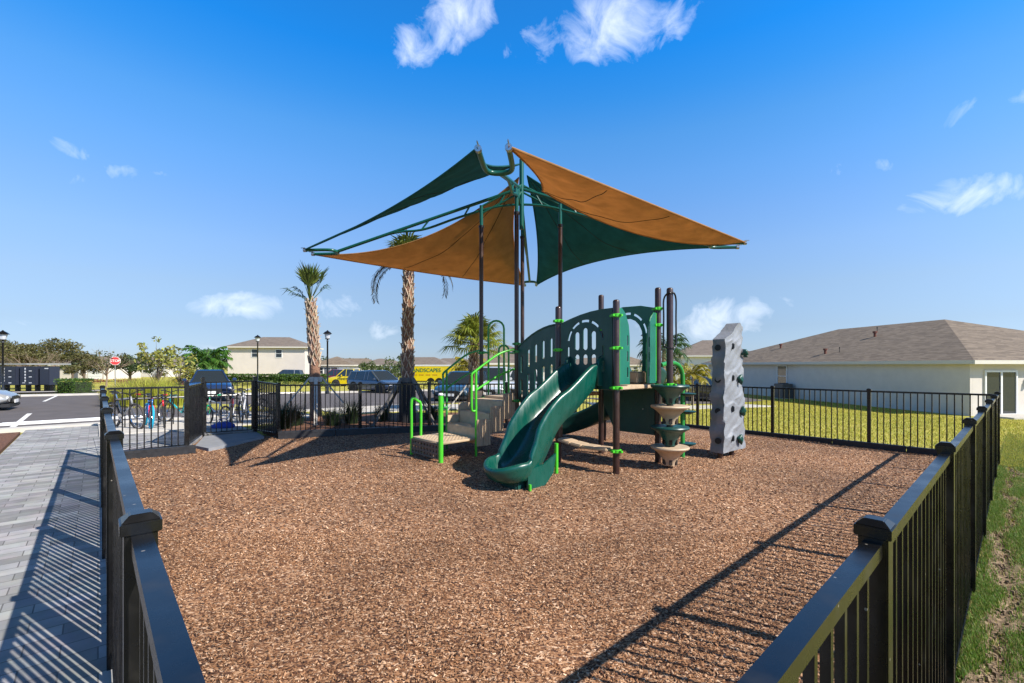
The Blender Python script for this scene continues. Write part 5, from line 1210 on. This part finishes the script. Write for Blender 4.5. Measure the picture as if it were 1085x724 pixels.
# ------------------------------------------------------------------ street lamps, signs, mailboxes
def lamp(label, px, ytop, Y, h=None):
    x, y = P0(px, Y); z = T(x, y); h = EYE+(387-ytop)/490*Y-z
    p = thing('street_lamp', label, 'street lamp', (x, y, z), 0, 'black lantern street lamps')
    MB().lathe([(.12, -.05), (.12, .12), (.09, .2), (.075, .5), (.055, .55), (.05, h-.75), (.07, h-.72), (.04, h-.6)], seg=14).build('pole', BLK, p, smooth=True, auto=40)
    MB().lathe([(.10, h-.60), (.14, h-.58), (.16, h-.54)], seg=8).build('lantern_base', BLK, p)
    MB().lathe([(.30, h-.24), (.18, h-.12), (.06, h-.05), (.03, h)], seg=8).build('lantern_cap', BLK, p)
    MB().lathe([(.13, h-.54), (.19, h-.30), (.20, h-.245)], seg=8).build('lantern_glass', mat('lamp_glass', (.55, .57, .6), .15, spec=.6), p)
lamp('black lantern street lamp at the far left in front of the mailbox cabinets', 2.5, 350, 27)
lamp('black lantern street lamp in front of the cream two-storey house', 272.5, 355, 40)
lamp('black lantern street lamp just right of the crisscross braced palm', 346.5, 350, 30)
lamp('black lantern street lamp seen through the arched green panel', 683, 352, 30)
sx, sy = P0(121.5, 46); ssn = thing('stop_sign', 'red octagonal stop sign on a grey post by the side street', 'stop sign', (sx, sy, T(sx, sy)), math.atan2(-sx, sy)*1.0)
MB().tube([V(0, 0, -.1), V(0, 0, 2.95)], .04, 8).build('post', mat('sign_post', (.3, .31, .32), .5, .6), ssn)
oc = [(.44*math.cos(PI/8+k*PI/4), .44*math.sin(PI/8+k*PI/4)) for k in range(8)]
panel('sign_border', oc, [], .02, V(0, -.05, 2.62), (1, 0, 0), WHT, ssn, bev=.002)
b_ = panel('sign_face', [(x*.92, y*.92) for x, y in oc], [], .02, V(0, -.062, 2.62), (1, 0, 0), mat('sign_red', (.55, .02, .025), .5), ssn, bev=.002)
text_mesh('stop_lettering', 'STOP', .33, WHT, ssn, V(0, -.078, 2.62), (1, 0, 0))
CAB = mat('mailbox_navy', (.022, .027, .045), .45); CABW = mat('mailbox_labels', (.7, .7, .7), .6)
for i, (pxa, pxb, lb) in enumerate([(2, 23.5, 'dark blue mailbox cabinet behind the lamp, leftmost of the row'), (25.5, 43.8, 'dark blue mailbox cabinet in the middle of the row, with white door labels'), (46.5, 58, 'dark blue mailbox cabinet on the right end, its side lit grey')]):
    Y = 34.5; xa, y = P0(pxa, Y); xb, _ = P0(pxb, Y); w_ = xb-xa; cx = (xa+xb)/2
    p = thing('mailbox_cabinet', lb, 'mailbox', (cx, y, T(cx, y)), -.10, 'dark mailbox cabinets beside the parking lot')
    MB().box((0, 0, 1.18), (w_, .75, 1.38)).build('cabinet', CAB, p, bevel=.02)
    m_ = MB()
    for q in (-.3, .3): m_.box((w_*q, 0, .24), (.12, .3, .52))
    m_.build('pedestal', BLK, p); m_ = MB(); lb_ = MB()
    if i < 2:
        for cxx in (-.36, -.12, .12, .36):
            for r_ in range(6): m_.box((w_*cxx, -.385, .62+.22*r_), (w_*.22, .012, .205))
        for r_ in range(5): lb_.box((-w_*.13, -.396, .72+.22*r_+.1), (.10, .008, .13))
        for r_ in (0, 2, 4): lb_.box((w_*.2, -.396, .66+.22*r_), (.22, .008, .06))
        lb_.box((-w_*.22, -.396, .66), (.22, .008, .05))
        m_.build('door_panel', mat('mailbox_door', (.028, .034, .055), .4), p); lb_.build('door_label', CABW, p)
    else:
        MB().box((0, -.385, 1.18), (w_*.86, .012, 1.24)).build('door_panel', mat('mailbox_door', (.028, .034, .055), .4), p); MB().box((w_*.25, -.396, 1.72), (.3, .008, .07)).build('door_label', CABW, p)
x, y = P0(24, 41.5); y -= 4; sf = thing('pavilion', 'low flat grey shelter roof behind the mailbox cabinets', 'shelter', (x, y+4, T(x, y)), 0)
for q in (-2.1, 2.1): MB().box((q, 0, 1.0), (.1, .1, 2.1)).build('post', mat('shelter_roof', (.25, .26, .27), .7), sf)
MB().box((0, 0, 2.12), (4.8, 4, .12)).build('roof', mat('shelter_roof', (.25, .26, .27), .7), sf)
ws = thing('wheel_stop', 'white concrete wheel stop in the parking bay beside the paver walk', 'wheel stop', tuple(ST(.1, 18.0)+V(-.45, -.2, 0)), math.atan2(UR.y, UR.x))
MB().box((0, 0, .02), (3.2, .16, .14), top=.9).build('bar', WHT, ws, bevel=.02)

# ------------------------------------------------------------------ vehicles
def wheel(par, x, y, r, w=.2):
    rot = Matrix.Rotation(PI/2, 3, 'X')
    o = MB().lathe([(r*.62, -w/2), (r*.92, -w/2), (r, -w*.38), (r, w*.38), (r*.92, w/2), (r*.62, w/2)], (x, y, r), 20, rot=rot).build('wheel', RUB, par, smooth=True, auto=40)
    m_ = MB().lathe([(r*.62, -w*.36), (r*.60, w*.36)], (x, y, r), 20, rot=rot); sg = 1 if y > 0 else -1
    for k in range(5):
        a = 2*PI*k/5; m_.box((x+math.cos(a)*r*.32, y+sg*w*.40, r+math.sin(a)*r*.32), (r*.62, .02, r*.13), M=Matrix.Rotation(-a, 3, 'Y'))
    m_.build('rim', mat('alloy_rim', (.42, .42, .44), .3, .8), o)
def car(label, x, y, heading, kind='suv', paint=(.1, .12, .16), cat='car', name='parked_car', front_lights=True, z=None, L=4.7, H=1.65, Wd=1.85):
    z0 = T(x, y)-.05 if z is None else z
    p = thing(name, label, cat, (x, y, z0), heading)
    PM = mat('paint_%02x%02x%02x' % tuple(int(255*c) for c in paint), paint, .25, .25, coat=.8, spec=.6)
    w = Wd/2; gc = .18; belt = H*.60
    if kind == 'sedan': st = [(-.5, .60, .86), (-.485, .34, .90), (-.42, .26, .93), (-.3, .24, .95), (0, .22, .93), (.18, .22, .90), (.3, .23, .86), (.42, .26, .78), (.485, .36, .68), (.5, .5, .62)]
    else: st = [(-.5, .55, 1.0), (-.485, .36, 1.06), (-.42, .27, belt+.04), (-.25, .25, belt+.03), (0, .24, belt), (.2, .25, belt-.0), (.3, .26, belt-.03), (.42, .3, belt-.12), (.485, .4, belt-.24), (.5, .55, belt-.34)]
    vs = []; fs = []; ns = 12
    for (fx, zb, zt_) in st:
        e = 1-.10*max(0, (abs(fx)-.4)/.1)**2; ww = w*e; X_ = fx*L
        sec = [(-ww*.80, zb), (-ww*.97, zb+.08), (-ww, (zb+zt_)/2-.02), (-ww*.975, zt_-.14), (-ww*.90, zt_-.03), (-ww*.6, zt_+.012), (ww*.6, zt_+.012), (ww*.90, zt_-.03), (ww*.975, zt_-.14), (ww, (zb+zt_)/2-.02), (ww*.97, zb+.08), (ww*.80, zb)]
        vs += [(X_, a, b) for a, b in sec]
    for i in range(len(st)-1):
        for j in range(ns): fs.append((i*ns+j, (i+1)*ns+j, (i+1)*ns+(j+1) % ns, i*ns+(j+1) % ns))
    fs.append(tuple(range(ns))); fs.append(tuple((len(st)-1)*ns+j for j in reversed(range(ns))))
    body = MB().add(vs, fs).build('body', PM, p, smooth=True, auto=45)
    if kind == 'sedan': g = [(-.40, .90), (-.22, H-.02), (.06, H), (.29, .86)]; gb = (-.42, .31)
    elif kind == 'pickup': g = [(-.02, belt), (.0, H-.03), (.17, H), (.31, belt-.03)]; gb = (-.03, .32)
    else: g = [(-.47, belt+.03), (-.43, H-.04), (.06, H), (.27, belt-.02)]; gb = (-.48, .29)
    if kind == 'sedan': wfac = (.83, .55)
    else: wfac = (.92, .72)
    # greenhouse: glass block with a painted roof and pillars
    a, b, c, d = g; wl_, wh = w*wfac[0], w*wfac[1]
    gv = [(a[0]*L, s_*wl_, a[1]-.02) for s_ in (-1, 1)]+[(d[0]*L, s_*wl_, d[1]-.02) for s_ in (-1, 1)]+[(b[0]*L, s_*wh, b[1]-.05) for s_ in (-1, 1)]+[(c[0]*L, s_*wh, c[1]-.05) for s_ in (-1, 1)]
    MB().add(gv, [(0, 1, 3, 2), (4, 6, 7, 5), (0, 4, 5, 1), (2, 3, 7, 6), (0, 2, 6, 4), (1, 5, 7, 3)]).build('windows', GLS, p)
    rf = MB().add([(b[0]*L-.03, -wh-.02, b[1]-.06), (b[0]*L-.03, wh+.02, b[1]-.06), (c[0]*L+.04, wh+.02, c[1]-.06), (c[0]*L+.04, -wh-.02, c[1]-.06), (b[0]*L+.06, -wh*.85, b[1]+.0), (b[0]*L+.06, wh*.85, b[1]+.0), (c[0]*L-.08, wh*.85, c[1]+.0), (c[0]*L-.08, -wh*.85, c[1]+.0)],
                  [(0, 1, 2, 3), (7, 6, 5, 4), (0, 4, 5, 1), (1, 5, 6, 2), (2, 6, 7, 3), (3, 7, 4, 0)]).build('roof', PM, p, smooth=True, auto=45, bevel=.015)
    for s_ in (-1, 1):
        pm = MB(); pm.bar((d[0]*L, s_*wl_, d[1]-.03), (c[0]*L, s_*wh, c[1]-.05), .06, .07); pm.build('pillar', PM, p)
        pm = MB(); pm.bar((a[0]*L, s_*wl_, a[1]-.03), (b[0]*L, s_*wh, b[1]-.05), .07, .10); pm.build('pillar', PM, p)
        for q in ((-.08, .0) if kind != 'pickup' else (.13,)):
            xx = q*L; MB().bar((xx, s_*(wl_+.004), g[0][1]-.03), (xx, s_*(wh+.012), H-.06), .05, .025).build('pillar', PM, p)
        if kind == 'suv': MB().bar((-.30*L, s_*(wl_+.004), g[0][1]-.03), (-.28*L, s_*(wh+.012), H-.06), .09, .025).build('pillar', PM, p)
        MB().box((.20*L, s_*(w+.08), belt+.07 if kind != 'sedan' else .98), (.12, .18, .14)).build('mirror', PM, p, bevel=.03)
        MB().box((.486*L, s_*w*.70, st[-2][2]-.10), (.10, w*.42, .13)).build('headlight', mat('headlamp', (.6, .62, .65), .1, spec=.8), p, bevel=.03)
        MB().box((-.488*L, s_*w*.80, st[0][2]-.14), (.10, w*.26, .20)).build('tail_light', mat('tail_red', (.45, .012, .012), .2), p, bevel=.03)
        for q in (-.31, .31):
            r = .33 if kind == 'sedan' else .37
            MB().lathe([(r+.07, 0), (r+.07, .02)], (q*L, s_*(w-.012), r+.02), 22, rot=Matrix.Rotation(PI/2*-s_, 3, 'X')).build('wheel_arch', mat('arch_black', (.01, .01, .01), .8), p)
            wheel(p, q*L, s_*(w-.055), r)
    MB().box((.496*L, 0, .50), (.05, w*1.0, .22)).build('grille', mat('grille_black', (.012, .012, .013), .4), p, bevel=.02)
    MB().box((.47*L, 0, .28), (.26, w*1.7, .14)).build('lower_bumper', mat('bumper_black', (.02, .02, .022), .6), p, bevel=.03)
    MB().box((-.47*L, 0, .32), (.26, w*1.7, .14)).build('rear_bumper', MATS['bumper_black'], p, bevel=.03)
    MB().box((.506*L, 0, .42), (.02, .5, .12)).build('licence_plate', WHT, p)
    return p
def head(dx, dy): return math.atan2(dy, dx)
x, y = P0(222, 23); car('blue sedan facing the bicycles behind the playground gate', x, y, head(.66, -1), 'sedan', (.018, .045, .13), L=4.6, H=1.45, z=-.05)
x, y = P0(399, 32.5); car('grey sport utility car parked across the lot in front of the yellow pickup', x, y, head(.90, -.6), 'suv', (.06, .085, .13), L=4.5, H=1.62)
x, y = P0(-84, 15.6); car('silver sport utility car cut off by the left edge', x, y, head(.72, .55), 'suv', (.34, .34, .33), L=4.4, H=1.5, z=-.1)
x, y = P0(492, 23.5); car('blue hatchback behind the round-headed palm trunk', x, y, head(-.25, -1), 'suv', (.03, .09, .17), L=4.3, H=1.5)
x, y = P0(524, 25.5); car('white sport utility car behind the tall hoop rails', x, y, head(-.15, -1), 'suv', (.72, .73, .74), L=4.7, H=1.75)
x, y = P0(556, 26.5); car('white car mostly hidden behind the curved slatted panel', x, y, head(-.15, -1), 'suv', (.70, .71, .72), L=4.7, H=1.7)
x, y = P0(741, 33); car('dark sport utility car with red tail lights in front of the white house', x, y, head(.25, 1), 'suv', (.015, .018, .025), L=4.8, H=1.75)
x, y = P0(303, 66.5); car('small dark car half hidden by the long hedge', x, y, head(-1, -.15), 'suv', (.05, .06, .07), L=4.5, H=1.9)
x, y = P0(355, 60); car('dark red car behind the front of the yellow pickup', x, y, head(-1, -.1), 'suv', (.20, .01, .02), L=4.6, H=2.0)
x, y = P0(377, 50); pk = car('bright yellow pickup truck with dark lettering on its doors', x, y, head(-1, .05), 'pickup', (.80, .60, .005), L=5.9, H=1.95, Wd=2.0, cat='pickup truck', name='pickup_truck')
text_mesh('door_lettering', 'LANDSCAPES', .36, mat('lettering_olive', (.10, .10, .01), .6), pk, V(.55, .99+.02, .86), (-1, 0, 0))
MB().box((-.30*5.9, 0, 1.12), (.38*5.9, 1.72, .30)).build('bed_cover', mat('bumper_black', (.02, .02, .022), .6), pk, bevel=.03)
x, y = P0(463, 55); tz = T(x, y)
tr_ = thing('box_trailer', 'long yellow box trailer with green lettering and a white roof edge', 'trailer', (x-.3, y, tz), -.02)
YEL = MATS['paint_cc9901'] if 'paint_cc9901' in MATS else mat('trailer_yellow', (.80, .60, .005), .4, coat=.3)
MB().box((0, 1.1, 1.42), (6.6, 2.2, 1.85)).build('box', YEL, tr_, bevel=.03)
MB().box((0, 1.1, 2.38), (6.66, 2.26, .08)).box((0, .0, 2.29), (6.64, .05, .06)).build('roof_trim', WHT, tr_)
MB().box((0, 1.1, .44), (6.5, 2.1, .12)).build('chassis', BLK, tr_)
text_mesh('side_lettering', 'LANDSCAPES', .62, mat('lettering_green', (.005, .13, .05), .6), tr_, V(-1.15, -.016, 1.75), (1, 0, 0))
m_ = MB(); 
for i_ in range(15):
    if i_ % 4 != 3: m_.box((-2.6+i_*.2, -.012, 1.22), (.14, .02, .13))
m_.build('small_lettering', mat('lettering_orange', (.45, .22, .005), .6), tr_)
for q in (-.5, .5):
    wheel(tr_, q, .12, .36); MB().lathe([(.47, 0), (.47, .03)], (q, .0, .40), 20, rot=Matrix.Rotation(PI/2, 3, 'X')).build('wheel_guard', BLK, tr_)
MB().bar((3.3, 1.1, .45), (4.5, 1.1, .45), .12, .12).build('tow_bar', BLK, tr_)

# ------------------------------------------------------------------ bicycles and rack
def bike(label, x, y, rz, c1, c2, s=1.0, r=.30, lean=.08, tyre=(.02, .02, .02)):
    p = thing('bicycle', label, 'bicycle', (x, y, .015), rz, 'bicycles parked behind the playground fence'); p.rotation_euler = (lean, 0, rz); p.scale = (s, s, s)
    FR = mat('bike_%02x%02x%02x' % tuple(int(255*q) for q in c1), c1, .35, coat=.4); F2 = mat('bike_%02x%02x%02x' % tuple(int(255*q) for q in c2), c2, .4)
    TY = mat('bike_tyre_%02x%02x' % (int(255*tyre[0]), int(255*tyre[2])), tyre, .8)
    for wx in (-.5, .52):
        w_ = MB().tube([V(wx+math.cos(a)*r, 0, r+math.sin(a)*r) for a in np.linspace(0, 2*PI, 24, endpoint=False)], .026, 8, closed=True).build('wheel', TY, p, smooth=True)
        m_ = MB().tube([V(wx+math.cos(a)*(r-.03), 0, r+math.sin(a)*(r-.03)) for a in np.linspace(0, 2*PI, 24, endpoint=False)], .012, 6, closed=True)
        for k in range(14): a = 2*PI*k/14; m_.tube([V(wx, (-1)**k*.02, r), V(wx+math.cos(a)*(r-.03), 0, r+math.sin(a)*(r-.03))], .0025, 3, cap=False)
        m_.tube([V(wx, -.05, r), V(wx, .05, r)], .022, 8); m_.build('rim', CHR, w_)
    bb_, st_, ht, hb, ra = V(-.08, 0, r-.02), V(-.22, 0, r+.42), V(.36, 0, r+.45), V(.39, 0, r+.30), V(-.5, 0, r)
    m_ = MB().tube([bb_, st_], .018, 8).tube([st_-V(.01, 0, .04), ht], .019, 8).tube([bb_, hb], .022, 8).tube([ht+V(-.01, 0, .03), hb], .024, 8)
    for q in (-.05, .05): m_.tube([bb_, V(-.5, q, r)], .011, 6).tube([st_-V(0, 0, .05), V(-.5, q, r)], .010, 6)
    m_.build('frame', FR, p, smooth=True)
    m_ = MB()
    for q in (-.055, .055): m_.tube([hb+V(0, q, 0), V(.47, q, r+.12), V(.52, q, r)], .014, 6)
    m_.bar(hb+V(0, -.06, 0), hb+V(0, .06, 0), .03); m_.tube([ht, ht+V(-.02, 0, .10)], .016, 8); m_.build('fork', F2, p)
    MB().tube(smoothpath([V(.30, -.30, r+.60), V(.36, -.18, r+.60), V(.37, 0, r+.54), V(.36, .18, r+.60), V(.30, .30, r+.60)], 4), .013, 8).build('handlebar', BLK, p, smooth=True)
    for q in (-1, 1): MB().tube([V(.33, .24*q, r+.60), V(.27, .33*q, r+.60)], .02, 8).build('grip', F2, p)
    MB().tube([st_, st_+V(-.03, 0, .12)], .013, 6).build('seat_post', CHR, p)
    MB().add([(-.40, -.07, r+.57), (-.40, .07, r+.57), (-.10, .02, r+.55), (-.10, -.02, r+.55), (-.38, -.06, r+.61), (-.38, .06, r+.61), (-.12, .015, r+.58), (-.12, -.015, r+.58)], [(3, 2, 1, 0), (4, 5, 6, 7), (0, 1, 5, 4), (1, 2, 6, 5), (2, 3, 7, 6), (3, 0, 4, 7)]).build('saddle', mat('saddle_black', (.015, .015, .015), .6), p, bevel=.012)
    MB().lathe([(.09, -.004), (.09, .004)], bb_+V(0, -.05, 0), 16, rot=Matrix.Rotation(PI/2, 3, 'X')).tube([bb_+V(0, -.07, 0), bb_+V(.1, -.08, -.13)], .009, 6).tube([bb_+V(0, .07, 0), bb_+V(-.1, .08, .13)], .009, 6).build('crank', CHR, p)
    for q in (-1, 1): MB().box(bb_+V(.1*-q, .12*q, .13*q), (.09, .07, .02)).build('pedal', BLK, p)
    return p
base_h = math.atan2(UL.y, UL.x)
for px, py_, dh, c1, c2, s_, tc_, lb in [(122, 456, PI+.42, (.30, .31, .33), (.05, .05, .05), 1.05, (.06, .05, .045), 'grey bicycle nearest the left fence corner'),
        (146, 455, PI+.05, (.03, .16, .5), (.6, .02, .04), .95, (.01, .35, .55), 'blue and red bicycle with cyan tyres'),
        (165, 454, PI-.10, (.5, .015, .02), (.05, .05, .05), .9, (.02, .02, .02), 'red bicycle between the blue and the teal ones'),
        (181, 450, .55, (.01, .38, .42), (.03, .03, .03), 1.0, (.03, .025, .02), 'teal bicycle beside the perforated side panel'),
        (222, 452, .35, (.55, .56, .57), (.0, .35, .15), .85, (.05, .05, .05), 'small white and green bicycle seen through the gate'),
        (237, 451, PI-.22, (.55, .02, .05), (.6, .6, .6), .92, (.03, .03, .03), 'red and white bicycle seen through the middle of the gate'),
        (252, 448, -.35, (.62, .62, .64), (.08, .08, .1), 1.0, (.05, .05, .05), 'white bicycle seen through the right of the gate'),
        (258, 445, PI+.5, (.22, .23, .27), (.5, .5, .5), 1.0, (.04, .04, .04), 'dark grey bicycle by the right gate post')]:
    Y = (EYE)*490/(py_-387); x = (px-542)/490*Y; bike(lb, x, y := Y+.3, base_h+dh, c1, c2, s_, tyre=tc_, lean=random.uniform(-.1, .1))
rk_ = thing('bicycle_rack', 'low black tube bicycle rack holding the parked bicycles', 'bicycle rack', tuple(ST(2.6, 15.4)), math.atan2(UR.y, UR.x))
MB().tube([V(-2.2, 0, .0), V(-2.2, 0, .75), V(2.4, 0, .75), V(2.4, 0, 0)], .028, 8).build('frame', BLK, rk_)
for k in range(9): MB().tube([V(-2.0+k*.5, 0, .0), V(-2.0+k*.5, 0, .75)], .014, 6).build('bar', BLK, rk_)
x, y = P0(236, 11.9); bag = thing('bag', 'crumpled blue bag lying on the pavers behind the gate', 'bag', (x, y, 0))
bm = bmesh.new(); bmesh.ops.create_icosphere(bm, subdivisions=3, radius=.2)
for v in bm.verts: v.co = Vector((v.co.x*1.5, v.co.y*.9, max(-.02, v.co.z*.55+.05)))*(1+.12*math.sin(17*v.co.x)*math.cos(13*v.co.y+4*v.co.z))
me = bpy.data.meshes.new('sack'); bm.to_mesh(me); bm.free(); link('sack', me, mat('blue_cloth', (.02, .05, .3), .7), bag, smooth=True)
MB().tube(arc((0, 0, .12), .12, 0, PI, 8, (1, 0, 0), (0, .3, 1)), .012, 6).build('handle', mat('blue_cloth', (.02, .05, .3), .7), bag)
